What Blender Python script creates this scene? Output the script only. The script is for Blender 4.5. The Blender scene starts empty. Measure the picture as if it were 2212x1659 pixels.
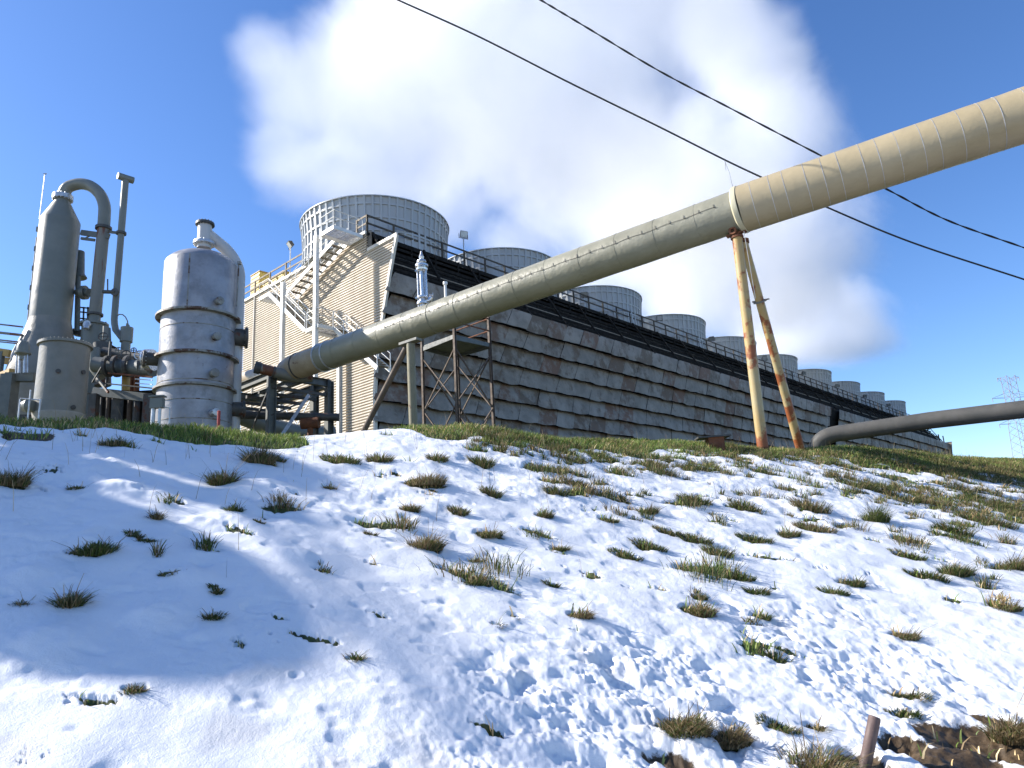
import bpy, math, random
import numpy as np
from mathutils import Vector, Matrix
R_ = math.radians
random.seed(7); RNG = np.random.default_rng(11)
S = bpy.context.scene

# ------------------------------------------------------------------ camera
F = 1538.4; CX, CY, CZ = 1106.0, 829.5, 1.6          # focal length and centre in units of a 2212 px wide frame; eye height
def cam_axes():
    p, r = R_(13.503), R_(-3.215)
    up = np.array([0, -math.cos(p), math.sin(p)])
    up = np.array([up[0]*math.cos(r)-up[1]*math.sin(r), up[0]*math.sin(r)+up[1]*math.cos(r), up[2]])
    fw = np.array([0, 0, 1.])-up*up[2]; fw /= np.linalg.norm(fw)
    rt = np.cross(fw, up)
    if rt[0] < 0: rt = -rt
    return np.array([rt, fw, up])
RC = cam_axes()                                       # world = RC @ (right, down, forward)
cd = bpy.data.cameras.new("camera"); cam = bpy.data.objects.new("camera", cd); S.collection.objects.link(cam)
cd.sensor_width = 36; cd.lens = F/2212*36; cd.clip_start = .05; cd.clip_end = 6000
cx, cy, cz = RC[:, 0], -RC[:, 1], -RC[:, 2]
cam.matrix_world = Matrix(((cx[0], cy[0], cz[0], 0), (cx[1], cy[1], cz[1], 0), (cx[2], cy[2], cz[2], CZ), (0, 0, 0, 1)))
S.camera = cam
def ray(px, py): return RC @ np.array([(px-CX)/F, (py-CY)/F, 1.])
def P(px, py, Y):                                     # the point seen at a photo pixel, Y metres ahead
    d = ray(px, py); return d/d[1]*Y+np.array([0, 0, CZ])

# ------------------------------------------------------------------ sky, sun, exposure
SUN_AZ, SUN_EL = 277.5, 32.0                          # azimuth clockwise from +Y
W = bpy.data.worlds.new("World"); S.world = W; W.use_nodes = True
nt = W.node_tree; bg = nt.nodes["Background"]
sky = nt.nodes.new("ShaderNodeTexSky"); sky.sky_type = 'NISHITA'; sky.sun_disc = False
sky.sun_elevation = R_(SUN_EL); sky.sun_rotation = R_(SUN_AZ); sky.altitude = 900; sky.air_density = 1.0; sky.dust_density = 0.5; sky.ozone_density = 3.0
hs = nt.nodes.new("ShaderNodeHueSaturation"); hs.inputs["Hue"].default_value = .508; hs.inputs["Saturation"].default_value = 1.18
nt.links.new(sky.outputs[0], hs.inputs["Color"]); nt.links.new(hs.outputs[0], bg.inputs[0]); bg.inputs[1].default_value = 0.11
sl = bpy.data.lights.new("sun", 'SUN'); sl.energy = 4.7; sl.angle = R_(0.53); sl.color = (1, .94, .86)
sun = bpy.data.objects.new("sun", sl); S.collection.objects.link(sun)
sdir = Vector((math.sin(R_(SUN_AZ))*math.cos(R_(SUN_EL)), math.cos(R_(SUN_AZ))*math.cos(R_(SUN_EL)), math.sin(R_(SUN_EL))))
sun.rotation_euler = sdir.to_track_quat('Z', 'Y').to_euler(); sun.location = (-60, 10, 60)
S.view_settings.view_transform = 'Standard'; S.view_settings.look = 'None'; S.view_settings.exposure = 1.08; S.view_settings.gamma = 1
S.cycles.volume_bounces = 8; S.cycles.max_bounces = 12; S.cycles.volume_step_rate = 1.0; S.cycles.volume_max_steps = 256
S.cycles.transparent_max_bounces = 16

# ------------------------------------------------------------------ object helpers
def tag(o, label=None, cat=None, group=None, kind=None):
    if label: o['label'] = label
    if cat: o['category'] = cat
    if group: o['group'] = group
    if kind: o['kind'] = kind
    return o
def thing(name, label, cat, loc=(0, 0, 0), group=None):
    o = bpy.data.objects.new(name, None); S.collection.objects.link(o); o.location = loc; o.empty_display_size = .3
    return tag(o, label, cat, group)
def copy_tree(o, parent=None):
    c = o.copy(); S.collection.objects.link(c); c.parent = parent
    for ch in o.children: copy_tree(ch, c)
    return c
def raw_mesh(name, V, loops, starts, smooth=False):
    me = bpy.data.meshes.new(name); V = np.asarray(V, np.float32)
    me.vertices.add(len(V)); me.vertices.foreach_set("co", V.ravel())
    me.loops.add(len(loops)); me.loops.foreach_set("vertex_index", np.asarray(loops, np.int32))
    me.polygons.add(len(starts)); me.polygons.foreach_set("loop_start", np.asarray(starts, np.int32))
    if smooth: me.polygons.foreach_set("use_smooth", np.ones(len(starts), bool))
    me.update(calc_edges=True); return me
def V3(p): return Vector((float(p[0]), float(p[1]), float(p[2])))
def frame(d, up=(0, 0, 1)):
    d = V3(d).normalized(); u = V3(up)
    if abs(d.dot(u.normalized())) > .98: u = Vector((1, 0, 0))
    x = u.cross(d).normalized(); return x, d.cross(x).normalized(), d
class MB:                                             # collects shapes, builds ONE mesh object
    def __init__(s): s.v = []; s.f = []; s.sm = []; s.tint = []
    def add(s, vs, fs, smooth=False, tint=None):
        n = len(s.v); s.v += [tuple(V3(p)) for p in vs]; s.f += [tuple(i+n for i in f) for f in fs]
        s.sm += [smooth]*len(fs); s.tint += [tint if tint is not None else (0, 0, 0)]*len(fs); return s
    def hexa(s, q, tint=None):                        # 8 corners: bottom ring then top ring
        return s.add(q, [(0, 3, 2, 1), (4, 5, 6, 7), (0, 1, 5, 4), (1, 2, 6, 5), (2, 3, 7, 6), (3, 0, 4, 7)], False, tint)
    def box(s, c, size, ax=None, tint=None):
        c = V3(c); X, Y, Z = ax if ax else (Vector((1, 0, 0)), Vector((0, 1, 0)), Vector((0, 0, 1)))
        a, b, h = [k/2 for k in size]
        return s.hexa([c+X*i*a+Y*j*b+Z*k*h for k in (-1, 1) for i, j in ((-1, -1), (1, -1), (1, 1), (-1, 1))], tint)
    def beam(s, p, q, w, h=None, up=(0, 0, 1)):
        h = h or w; p, q = V3(p), V3(q); x, y, d = frame(q-p, up)
        return s.hexa([e+x*i*w/2+y*j*h/2 for e in (p, q) for i, j in ((-1, -1), (1, -1), (1, 1), (-1, 1))])
    def ibeam(s, p, q, w, h, up=(0, 0, 1), t=.02):
        p, q = V3(p), V3(q); x, y, d = frame(q-p, up)
        s.beam(p+y*(h/2-t/2), q+y*(h/2-t/2), w, t, up); s.beam(p-y*(h/2-t/2), q-y*(h/2-t/2), w, t, up)
        return s.beam(p, q, t, h-2*t, up)
    def tube(s, pts, r, seg=14, caps=True, smooth=True):
        pts = [V3(p) for p in pts]; rs = r if isinstance(r, (list, tuple)) else [r]*len(pts)
        x, y, d = frame(pts[1]-pts[0]); rings = []
        for i, p in enumerate(pts):
            t = (pts[min(i+1, len(pts)-1)]-pts[max(i-1, 0)]).normalized()
            x = (x-t*x.dot(t)).normalized(); y = t.cross(x)
            rings.append([p+(x*math.cos(k*2*math.pi/seg)+y*math.sin(k*2*math.pi/seg))*rs[i] for k in range(seg)])
        vs = [v for g in rings for v in g]; fs = []
        for i in range(len(pts)-1):
            for k in range(seg):
                a, b = i*seg+k, i*seg+(k+1) % seg; fs.append((a, b, b+seg, a+seg))
        s.add(vs, fs, smooth)
        if caps: s.add(rings[0], [tuple(range(seg-1, -1, -1))]); s.add(rings[-1], [tuple(range(seg))])
        return s
    def lathe(s, prof, c=(0, 0, 0), seg=48, axis=(0, 0, 1), smooth=True, closed=False):
        c = V3(c); x, y, d = frame(axis); vs = []; n = len(prof)
        for r, z in prof:
            vs += [c+d*z+(x*math.cos(k*2*math.pi/seg)+y*math.sin(k*2*math.pi/seg))*r for k in range(seg)]
        fs = []
        for i in range(n if closed else n-1):
            j = (i+1) % n
            for k in range(seg): fs.append((i*seg+k, i*seg+(k+1) % seg, j*seg+(k+1) % seg, j*seg+k))
        return s.add(vs, fs, smooth)
    def build(s, name, mat, parent=None, loc=None, sharp=35):
        o_ = np.array(loc if loc is not None else (parent.location if parent else (0, 0, 0)), float)
        if parent is not None and parent.parent is not None: o_ = np.array(parent.matrix_basis.translation)+root_loc(parent.parent)
        V = np.array(s.v, float)-o_
        me = bpy.data.meshes.new(name); me.from_pydata(V.tolist(), [], s.f); me.update()
        me.polygons.foreach_set("use_smooth", np.array(s.sm, bool))
        if any(s.sm): me.set_sharp_from_angle(angle=R_(sharp))
        if any(t != (0, 0, 0) for t in s.tint):
            ca = me.color_attributes.new("tint", 'FLOAT_COLOR', 'CORNER')
            cnt = np.array([len(f) for f in s.f]); arr = np.repeat(np.array([t+(1,) for t in s.tint], np.float32), cnt, 0)
            ca.data.foreach_set("color", arr.ravel())
        o = bpy.data.objects.new(name, me); S.collection.objects.link(o); me.materials.append(mat)
        if parent is not None: o.parent = parent
        if loc is not None and parent is None: o.location = loc
        return o
def root_loc(o):
    a = np.array([0., 0, 0])
    while o is not None: a += np.array(o.matrix_basis.translation); o = o.parent
    return a

# ------------------------------------------------------------------ materials
def new_mat(name):
    m = bpy.data.materials.new(name); m.use_nodes = True; return m, m.node_tree, m.node_tree.nodes["Principled BSDF"]
def N(nt, t, **k):
    n = nt.nodes.new("ShaderNode"+t)
    for a, b in k.items():
        if a.startswith("i_"): n.inputs[int(a[2:])].default_value = b
        else: setattr(n, a, b)
    return n
def noise(nt, scale, detail=4, rough=.55, vec=None, dist=0):
    n = N(nt, "TexNoise"); n.inputs["Scale"].default_value = scale; n.inputs["Detail"].default_value = detail
    n.inputs["Roughness"].default_value = rough; n.inputs["Distortion"].default_value = dist
    if vec is not None: nt.links.new(vec, n.inputs["Vector"])
    return n.outputs["Fac"]
def ramp(nt, src, lo, hi, a=0., b=1.):
    n = N(nt, "MapRange"); nt.links.new(src, n.inputs["Value"]); n.interpolation_type = 'SMOOTHSTEP'
    n.inputs["From Min"].default_value = lo; n.inputs["From Max"].default_value = hi
    n.inputs["To Min"].default_value = a; n.inputs["To Max"].default_value = b; return n.outputs[0]
def mixc(nt, fac, a, b):
    n = N(nt, "Mix", data_type='RGBA')
    for s_, v in ((n.inputs[0], fac), (n.inputs[6], a), (n.inputs[7], b)):
        if isinstance(v, (tuple, list)): s_.default_value = (*v[:3], 1)
        elif isinstance(v, (int, float)): s_.default_value = v
        else: nt.links.new(v, s_)
    return n.outputs[2]
def mth(nt, op, a, b=None):
    n = N(nt, "Math", operation=op)
    for s_, v in ((n.inputs[0], a), (n.inputs[1], b)):
        if v is None: continue
        if isinstance(v, (int, float)): s_.default_value = v
        else: nt.links.new(v, s_)
    return n.outputs[0]
def bump(nt, bs, h, strength=.3, dist=.02):
    b = N(nt, "Bump"); b.inputs["Strength"].default_value = strength; b.inputs["Distance"].default_value = dist
    nt.links.new(h, b.inputs["Height"]); nt.links.new(b.outputs[0], bs.inputs["Normal"]); return b
def surf(name, c1, c2, rough=.6, metal=0., scale=1.5, rust=None, rust_amt=.0, rust_scale=2., bscale=20, bstr=.15, streak=False, bdist=.01, rough_var=.15, dirt=0.):
    m, nt, bs = new_mat(name)
    tc = N(nt, "TexCoord").outputs["Object"]
    if streak:
        mp = N(nt, "Mapping"); mp.inputs["Scale"].default_value = (1, 1, .12); nt.links.new(tc, mp.inputs[0]); vec = mp.outputs[0]
    else: vec = tc
    col = mixc(nt, ramp(nt, noise(nt, scale, 6, .6, vec), .3, .7), c1, c2)
    if dirt: col = mixc(nt, ramp(nt, noise(nt, scale*.6, 8, .7, vec), .5, .75, 0, dirt), col, (c1[0]*.35, c1[1]*.32, c1[2]*.28))
    if rust:
        rm = ramp(nt, noise(nt, rust_scale, 8, .65, vec), .62-rust_amt, .68-rust_amt)
        rc = mixc(nt, noise(nt, rust_scale*5, 5, .6, tc), rust, (rust[0]*.45, rust[1]*.35, rust[2]*.3))
        col = mixc(nt, rm, col, rc)
    nt.links.new(col, bs.inputs["Base Color"])
    rr = ramp(nt, noise(nt, scale*3, 4, .6, tc), .2, .8, max(rough-rough_var, .05), min(rough+rough_var, 1))
    nt.links.new(rr, bs.inputs["Roughness"]); bs.inputs["Metallic"].default_value = metal
    if bstr: bump(nt, bs, noise(nt, bscale, 5, .6, tc), bstr, bdist)
    return m
M = {}
M['grey_paint'] = surf('grey paint', (.13, .14, .125), (.18, .185, .165), .45, 0, 1.2, (.16, .065, .03), .04, 1.6, streak=True, dirt=.3)
M['grey_vessel'] = surf('pale grey vessel paint', (.15, .157, .135), (.19, .195, .168), .42, 0, .9, None, 0, bscale=6, bstr=.12, bdist=.02, dirt=.25)
M['barrel'] = surf('faded fibreglass', (.165, .165, .143), (.21, .203, .177), .5, 0, 1.3, None, 0, bscale=5, bstr=.35, bdist=.04, dirt=.35)
M['silver'] = surf('weathered aluminium cladding', (.22, .222, .235), (.34, .34, .36), .45, .3, 1.4, (.17, .13, .10), -.01, 1.1, bscale=9, bstr=.35, bdist=.02, streak=False, dirt=.6)
M['ring'] = surf('stained steel ring', (.20, .19, .165), (.30, .29, .26), .55, .3, 3, (.13, .07, .04), .1, 2.5)
M['duct'] = surf('off white duct paint', (.40, .40, .40), (.50, .50, .49), .5, 0, 1.5, (.25, .16, .09), -.05, 1.4, streak=True, dirt=.3)
M['rusty_pipe'] = surf('rusting painted steel', (.16, .16, .14), (.21, .205, .18), .6, 0, 1.3, (.20, .075, .035), .1, 1.3, streak=True)
M['rust'] = surf('rust', (.19, .07, .03), (.10, .04, .02), .85, 0, 5, bscale=30, bstr=.5)
M['steel_dark'] = surf('dark weathered steel', (.04, .042, .04), (.085, .08, .072), .6, 0, 2, (.12, .05, .025), .05, 2, dirt=.3)
M['frame'] = surf('green grey frame paint', (.085, .095, .09), (.13, .14, .125), .55, 0, 2, (.13, .055, .03), -.02, 2, dirt=.3)
M['white_paint'] = surf('galvanised white paint', (.62, .61, .57), (.74, .73, .69), .42, .1, 2, (.25, .13, .07), -.09, 2)
M['galv'] = surf('galvanised steel', (.42, .43, .44), (.58, .59, .60), .4, .6, 6, bstr=.05)
M['chrome'] = surf('polished stainless steel', (.55, .55, .55), (.68, .68, .67), .28, .8, 4, bstr=.08, rough_var=.08)
M['yellow'] = surf('yellow paint', (.62, .42, .07), (.72, .52, .12), .5, 0, 2, (.2, .08, .03), -.05, 2)
M['yellow_old'] = surf('aged ochre paint', (.36, .22, .06), (.45, .30, .10), .6, 0, 2, (.20, .08, .03), .03, 2)
M['wood'] = surf('weathered redwood', (.20, .16, .12), (.30, .26, .20), .85, 0, 4, bscale=30, bstr=.3)
M['wood_dark'] = surf('wet black redwood and shade fill', (.012, .011, .010), (.03, .027, .024), .95, 0, 3, bscale=20, bstr=.4)
M['wood_shaded'] = surf('redwood darkened for shade', (.05, .042, .034), (.10, .085, .065), .85, 0, 4, bscale=30, bstr=.3)  # copy of the redwood, darkened for the long rail on the shaded side
M['corrugated'] = surf('corrugated fibre cement', (.54, .475, .385), (.63, .565, .47), .75, 0, .7, None, 0, bscale=40, bstr=.1, streak=True, dirt=.25)
M['trim'] = surf('pale trim', (.60, .55, .46), (.68, .63, .55), .6, 0, 1.5, streak=True, dirt=.3)
M['stack'] = surf('weathered fibreglass', (.37, .39, .40), (.47, .49, .49), .5, 0, .5, None, 0, streak=True, bstr=.1, dirt=.22)
M['stack_in'] = surf('stack lining', (.30, .33, .33), (.38, .40, .40), .8, 0, .5)
M['cable'] = surf('black cable', (.012, .012, .013), (.02, .02, .02), .6, 0, 5)
M['black_pipe'] = surf('dark lagged pipe', (.05, .05, .046), (.085, .082, .075), .7, 0, 1.5, (.20, .18, .13), -.08, .9, bscale=12, bstr=.3)
M['lagging_green'] = surf('olive painted jacket', (.215, .208, .15), (.26, .25, .187), .42, 0, .6, None, 0, bscale=2.6, bstr=.4, bdist=.07, dirt=.3)
M['lagging_tan'] = surf('tan painted jacket', (.33, .268, .155), (.38, .312, .19), .45, 0, .5, None, 0, bscale=2.4, bstr=.3, bdist=.05, dirt=.2)
M['lagging_brown'] = surf('bare brown pipe', (.34, .26, .16), (.42, .33, .22), .5, 0, 2.5, (.22, .13, .07), .02, 3, bscale=8, bstr=.3)
M['cream'] = surf('cream sealant', (.46, .42, .28), (.54, .50, .35), .45)
M['leg_paint'] = surf('yellowed leg paint', (.37, .31, .17), (.42, .26, .075), .5, 0, 1.1, (.32, .10, .03), .11, 1.3, bscale=25, bstr=.2)
M['leg_shaded'] = surf('olive leg paint darkened for shade', (.17, .155, .10), (.22, .20, .13), .6, 0, 1.5, (.14, .07, .035), .03, 1.5)  # leg paint toned down for the post that stands in shade
M['rust2'] = surf('brown oxidised steel', (.085, .06, .045), (.13, .10, .075), .8, 0, 2.5)
M['red'] = surf('red paint', (.4, .03, .025), (.3, .03, .02), .5)
M['brown_pipe'] = surf('brown iron pipe', (.085, .055, .05), (.13, .085, .075), .65, 0, 6, bscale=40, bstr=.3)
M['concrete'] = surf('concrete', (.26, .25, .22), (.34, .33, .30), .9, 0, 1.5, bstr=.3, dirt=.4)
M['lattice'] = surf('galvanised lattice', (.30, .25, .27), (.36, .30, .32), .7, .2, .1, bstr=0)

# louvre panels: grey sheets, each with its own stain
m, nt, bs = new_mat('louvre sheet'); M['louvre'] = m
at_ = N(nt, "VertexColor"); at_.layer_name = "tint"; sp = N(nt, "SeparateColor"); nt.links.new(at_.outputs[0], sp.inputs[0])
tc = N(nt, "TexCoord").outputs["Object"]
base = mixc(nt, ramp(nt, noise(nt, .8, 6, .6, tc), .3, .7), (.215, .185, .15), (.33, .285, .235))
base = mixc(nt, ramp(nt, noise(nt, 3, 8, .7, tc), .5, .8, 0, .6), base, (.13, .12, .11))
st = mixc(nt, sp.outputs[1], (.12, .085, .05), (.17, .075, .035))
msk = mth(nt, 'MULTIPLY', ramp(nt, mth(nt, 'ADD', sp.outputs[0], mth(nt, 'MULTIPLY', mth(nt, 'SUBTRACT', noise(nt, 1.1, 7, .68, tc), .44), 2.6)), .28, .80), .85)
base = mixc(nt, msk, base, st)
nt.links.new(base, bs.inputs["Base Color"]); bs.inputs["Roughness"].default_value = .7
bump(nt, bs, noise(nt, 7, 6, .6, tc), .35, .03)

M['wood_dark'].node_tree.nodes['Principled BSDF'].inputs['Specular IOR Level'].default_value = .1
# grass blades: colour per blade
m, nt, bs = new_mat('grass blade'); M['blade'] = m
at_ = N(nt, "VertexColor"); at_.layer_name = "tint"; nt.links.new(at_.outputs[0], bs.inputs["Base Color"])
bs.inputs["Roughness"].default_value = .6; bs.inputs["Specular IOR Level"].default_value = .25
tr = N(nt, "BsdfTranslucent"); nt.links.new(at_.outputs[0], tr.inputs[0]); mx = N(nt, "MixShader"); mx.inputs[0].default_value = .25
nt.links.new(bs.outputs[0], mx.inputs[1]); nt.links.new(tr.outputs[0], mx.inputs[2]); nt.links.new(mx.outputs[0], nt.nodes["Material Output"].inputs[0])

# ground: snow, turf and bare soil by mask
m, nt, bs = new_mat('snowy ground'); M['ground'] = m
at_ = N(nt, "VertexColor"); at_.layer_name = "tint"; sp = N(nt, "SeparateColor"); nt.links.new(at_.outputs[0], sp.inputs[0])
tc = N(nt, "TexCoord").outputs["Object"]
snow = mixc(nt, noise(nt, 3, 5, .6, tc), (.70, .715, .74), (.77, .78, .79))
snow = mixc(nt, sp.outputs[2], snow, (.52, .47, .40))
turf = mixc(nt, ramp(nt, noise(nt, 9, 7, .7, tc), .35, .65), (.035, .045, .014), (.085, .10, .03))
turf = mixc(nt, ramp(nt, noise(nt, 2.2, 5, .6, tc), .5, .7), turf, (.14, .11, .055))
soil = mixc(nt, ramp(nt, noise(nt, 14, 8, .75, tc), .3, .7), (.03, .02, .011), (.10, .068, .038))
edge = mth(nt, 'MULTIPLY', mth(nt, 'SUBTRACT', noise(nt, 22, 6, .7, tc), .5), .5)
col = mixc(nt, ramp(nt, mth(nt, 'ADD', sp.outputs[0], edge), .42, .52), snow, turf)
col = mixc(nt, ramp(nt, mth(nt, 'ADD', sp.outputs[1], edge), .42, .52), col, soil)
nt.links.new(col, bs.inputs["Base Color"]); bs.inputs["Roughness"].default_value = .55; bs.inputs["Specular IOR Level"].default_value = .25
hn = mth(nt, 'ADD', mth(nt, 'MULTIPLY', noise(nt, 26, 5, .65, tc), .6), mth(nt, 'MULTIPLY', noise(nt, 130, 3, .6, tc), .35))
bump(nt, bs, hn, .5, .022)

# ------------------------------------------------------------------ terrain
def vnoise(x, y, seed=0):
    xi = np.floor(x).astype(np.int64); yi = np.floor(y).astype(np.int64); fx = x-xi; fy = y-yi
    fx = fx*fx*(3-2*fx); fy = fy*fy*(3-2*fy)
    def h(a, b):
        n = (a*374761393+b*668265263+seed*974711) & 0xffffffff
        n = ((n ^ (n >> 13))*1274126177) & 0xffffffff
        return ((n ^ (n >> 16)) & 0xffff)/65535.
    return (h(xi, yi)*(1-fx)+h(xi+1, yi)*fx)*(1-fy)+(h(xi, yi+1)*(1-fx)+h(xi+1, yi+1)*fx)*fy
def fbm(x, y, o=4, seed=0, g=.5):
    s = 0; a = 1; t = 0
    for i in range(o): s = s+a*vnoise(x*2**i, y*2**i, seed+i*17); t += a; a *= g
    return s/t
def sst(x, a, b): t = np.clip((x-a)/(b-a), 0, 1); return t*t*(3-2*t)
PAD = 3.9
D_ = np.array([.852, .523]); D_ /= np.linalg.norm(D_); N_ = np.array([D_[1], -D_[0]]); C0 = np.array([-7.1, 10.1])
def sd(x, y):
    u, v = x-C0[0], y-C0[1]; return u*D_[0]+v*D_[1], u*N_[0]+v*N_[1]     # along the crest, out towards the camera
cp = [(-300, 895), (0, 905), (200, 915), (350, 928), (500, 937), (600, 945), (720, 937), (790, 926), (900, 926), (1000, 920), (1100, 938), (1200, 948), (1300, 954), (1400, 957), (1530, 960), (1650, 972), (1740, 976), (1820, 968), (1900, 972), (2050, 990), (2212, 997), (2500, 1003)]
cs, cz_ = [], []
for a, b in cp:
    d = ray(a, b); t = -((C0*-1)@N_)/ (d[:2]@N_) if False else (C0@N_)/(d[:2]@N_); p = d[:2]*t
    cs.append(sd(p[0], p[1])[0]); cz_.append(CZ+d[2]*t)
cs, cz_ = np.array(cs), np.array(cz_)
def base_h(x, y):
    s, d = sd(x, y)
    sp_ = .3*np.log1p(np.exp(np.clip(d/.3, -30, 60)))
    zc = np.interp(s, cs, cz_)+.07
    w = np.where(d > 0, 1-sst(d, 1., 6.), 1-sst(-d, 3., 10.))
    z = PAD+(zc-PAD)*w-.395*sp_
    z = z+.10*np.sin(s*.55+1)*sst(d, .5, 3)*(1-sst(d, 8, 10))
    k = .25; z0 = 0.02
    return np.where(z-z0 > 3, z, z0+k*np.log1p(np.exp(np.clip((z-z0)/k, -30, 30))))
def ground_hit(px, py):
    d = ray(px, py); lo = None; t = 1.5
    while t < 60:
        p = d*t
        if CZ+p[2] < float(base_h(np.array(p[0]), np.array(p[1]))): break
        t += .05
    return p[0], p[1]
# clumps of grass poking through the snow, by photo position: x, y (base), width, height, straw share
TUFTS = [(205, 1200, 80, 55, .1), (150, 1300, 55, 70, .4), (50, 1305, 30, 25, .5), (320, 1168, 40, 22, .2), (290, 1160, 30, 20, .2), (440, 1170, 45, 35, .3), (505, 1100, 42, 32, .1),
 (480, 1045, 60, 70, .4), (560, 1000, 70, 75, .6), (337, 1118, 26, 35, .7), (20, 1050, 70, 60, .6), (165, 1050, 35, 16, .4), (245, 960, 60, 26, .5), (710, 1058, 36, 22, .6), (460, 1342, 40, 32, .2),
 (370, 1245, 55, 14, .3), (466, 1280, 24, 20, .3), (765, 1430, 36, 35, .3), (290, 1485, 46, 30, .5), (920, 1175, 82, 65, .75), (885, 1105, 45, 36, .6), (920, 1050, 100, 45, .75), (990, 1110, 36, 30, .4),
 (1055, 1155, 66, 36, .4), (1025, 1205, 36, 34, .6), (1020, 1250, 64, 26, .3), (1060, 1070, 40, 32, .3), (945, 1000, 40, 30, .4), (800, 1150, 24, 18, .6), (560, 1128, 20, 12, .3), (735, 1000, 80, 26, .3), (820, 1000, 50, 34, .5),
 (1040, 1005, 50, 36, .3), (1175, 1115, 44, 30, .4), (1250, 1050, 36, 24, .4), (1200, 1065, 44, 34, .4), (1205, 1180, 50, 26, .3), (1190, 1255, 28, 20, .2), (1070, 1350, 34, 26, .7), (1110, 1330, 40, 20, .3),
 (1400, 1100, 46, 34, .4), (1310, 1120, 60, 20, .3), (1400, 1175, 64, 24, .3), (1350, 1200, 60, 20, .2), (1500, 1165, 56, 30, .3), (1550, 1195, 50, 34, .4), (1630, 1165, 60, 22, .2), (1700, 1150, 56, 28, .3),
 (1750, 1100, 60, 44, .6), (1890, 1120, 56, 60, .05), (1760, 1145, 66, 28, .7), (1510, 1290, 36, 24, .3), (1510, 1320, 76, 44, .6), (1640, 1330, 46, 26, .1), (1250, 1335, 66, 30, .9), (1635, 1280, 40, 26, .2),
 (1600, 1250, 44, 22, .2), (1835, 1250, 60, 30, .2), (1800, 1280, 46, 24, .2), (2060, 1235, 60, 46, .2), (2000, 1245, 60, 26, .2), (1960, 1200, 50, 20, .2), (2190, 1220, 60, 50, .5), (2060, 1150, 50, 34, .2),
 (1950, 1370, 60, 30, .6), (2165, 1310, 66, 26, .4), (1960, 1495, 80, 30, .4), (1950, 1530, 46, 20, .2), (1755, 1555, 50, 30, .5), (1475, 1575, 120, 65, .55), (1575, 1590, 90, 50, .85), (1680, 1570, 66, 20, .3),
 (1760, 1655, 130, 110, .7), (2185, 1590, 80, 70, .8), (1500, 1085, 60, 26, .3), (1610, 1100, 46, 30, .3), (1850, 1050, 60, 30, .3), (1440, 1145, 50, 20, .4), (2130, 1130, 80, 30, .4), (600, 1000, 30, 22, .6)]
SOIL = [(1460, 1645, 60, 30), (1860, 1640, 60, 24), (1965, 1600, 62, 50), (2060, 1580, 76, 40), (2090, 1640, 90, 40), (2190, 1600, 90, 60), (2140, 1550, 40, 24), (2050, 1645, 70, 26), (1560, 975, 40, 12), (65, 942, 50, 10)]
def spots(L):
    out = []
    for e in L:
        x, y = ground_hit(e[0], e[1]); r = math.hypot(x, y)
        out.append((x, y, e[2]/F*r*.5, e[3]/F*r)+tuple(e[4:]))
    return out
TS, SS = spots(TUFTS), spots(SOIL)
RS = .022; S0, S1_, DD0, DD1 = -9., 38., -1.4, 11.0
ns_, nd_ = int((S1_-S0)/RS), int((DD1-DD0)/RS); GM = np.zeros((ns_, nd_)); SM = np.zeros((ns_, nd_))
def stamp(G, x, y, a, b, ang, amp):                   # soft elliptical spot on the (along, out) map of the bank
    s, d = sd(x, y); R = 2.2*max(a, b); i0, i1 = int((s-R-S0)/RS), int((s+R-S0)/RS)+1; j0, j1 = int((d-R-DD0)/RS), int((d+R-DD0)/RS)+1
    i0, i1, j0, j1 = max(i0, 0), min(i1, ns_), max(j0, 0), min(j1, nd_)
    if i0 >= i1 or j0 >= j1: return
    ss, dd = np.meshgrid(S0+np.arange(i0, i1)*RS, DD0+np.arange(j0, j1)*RS, indexing='ij')
    ss = ss+.9*a*(fbm(ss/a*.6, dd/a*.6, 3, int(s*97) % 999)-.5)-s; dd = dd+.9*a*(fbm(ss/a*.6+7, dd/a*.6, 3, int(d*91) % 999)-.5)-d
    u = ss*math.cos(ang)+dd*math.sin(ang); v = -ss*math.sin(ang)+dd*math.cos(ang)
    G[i0:i1, j0:j1] = np.maximum(G[i0:i1, j0:j1], amp*np.exp(-.9*((u/a)**2+(v/b)**2)))
for (tx, ty, w, h, st_) in TS: stamp(GM, tx, ty, w*.9, w*.55, .35, 1.0)
for (tx, ty, w, h) in SS: stamp(SM, tx, ty, w*1.5, w*.8+h*.8, .1, 1.35)
# the many small half buried clumps: dense on the right and below the crest
T2 = []
for k in range(7600):
    s_, d_ = RNG.uniform(-3, 34), RNG.uniform(.3, 9.6)
    p_ = .012+.42*float(sst(s_, 5.5, 9))*(1-float(sst(d_, 2.6, 5.8)))+.10*float(sst(s_, 9, 12))*(1-float(sst(d_, 6, 8)))+.62*float(sst(s_, 13, 22))*(1-float(sst(d_, 4.5, 8.5)))+.20*(1-float(sst(d_, .8, 2.6)))*float(sst(s_, 5.5, 7))+.05*float(sst(s_, 10, 15))
    if 3.6 < s_ < 6.2 and d_ < 2: p_ *= .1
    cl = float(fbm(np.array(s_*.55), np.array(d_*.8), 3, 404)); p_ *= max(0, (cl-.33)*4.5)
    if RNG.random() > p_*1.5: continue
    x_, y_ = C0[0]+s_*D_[0]+d_*N_[0], C0[1]+s_*D_[1]+d_*N_[1]
    if math.hypot(x_, y_) < 5.2: continue
    w = float(np.exp(RNG.normal(math.log(.07), .65))); w = min(w, .30)*(1+.4*float(sst(s_, 14, 24))); T2.append((x_, y_, w, RNG.uniform(.25, .6))); stamp(GM, x_, y_, w*1.5, w*.62, RNG.normal(.45, .25), RNG.uniform(.7, 1.05))
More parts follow.
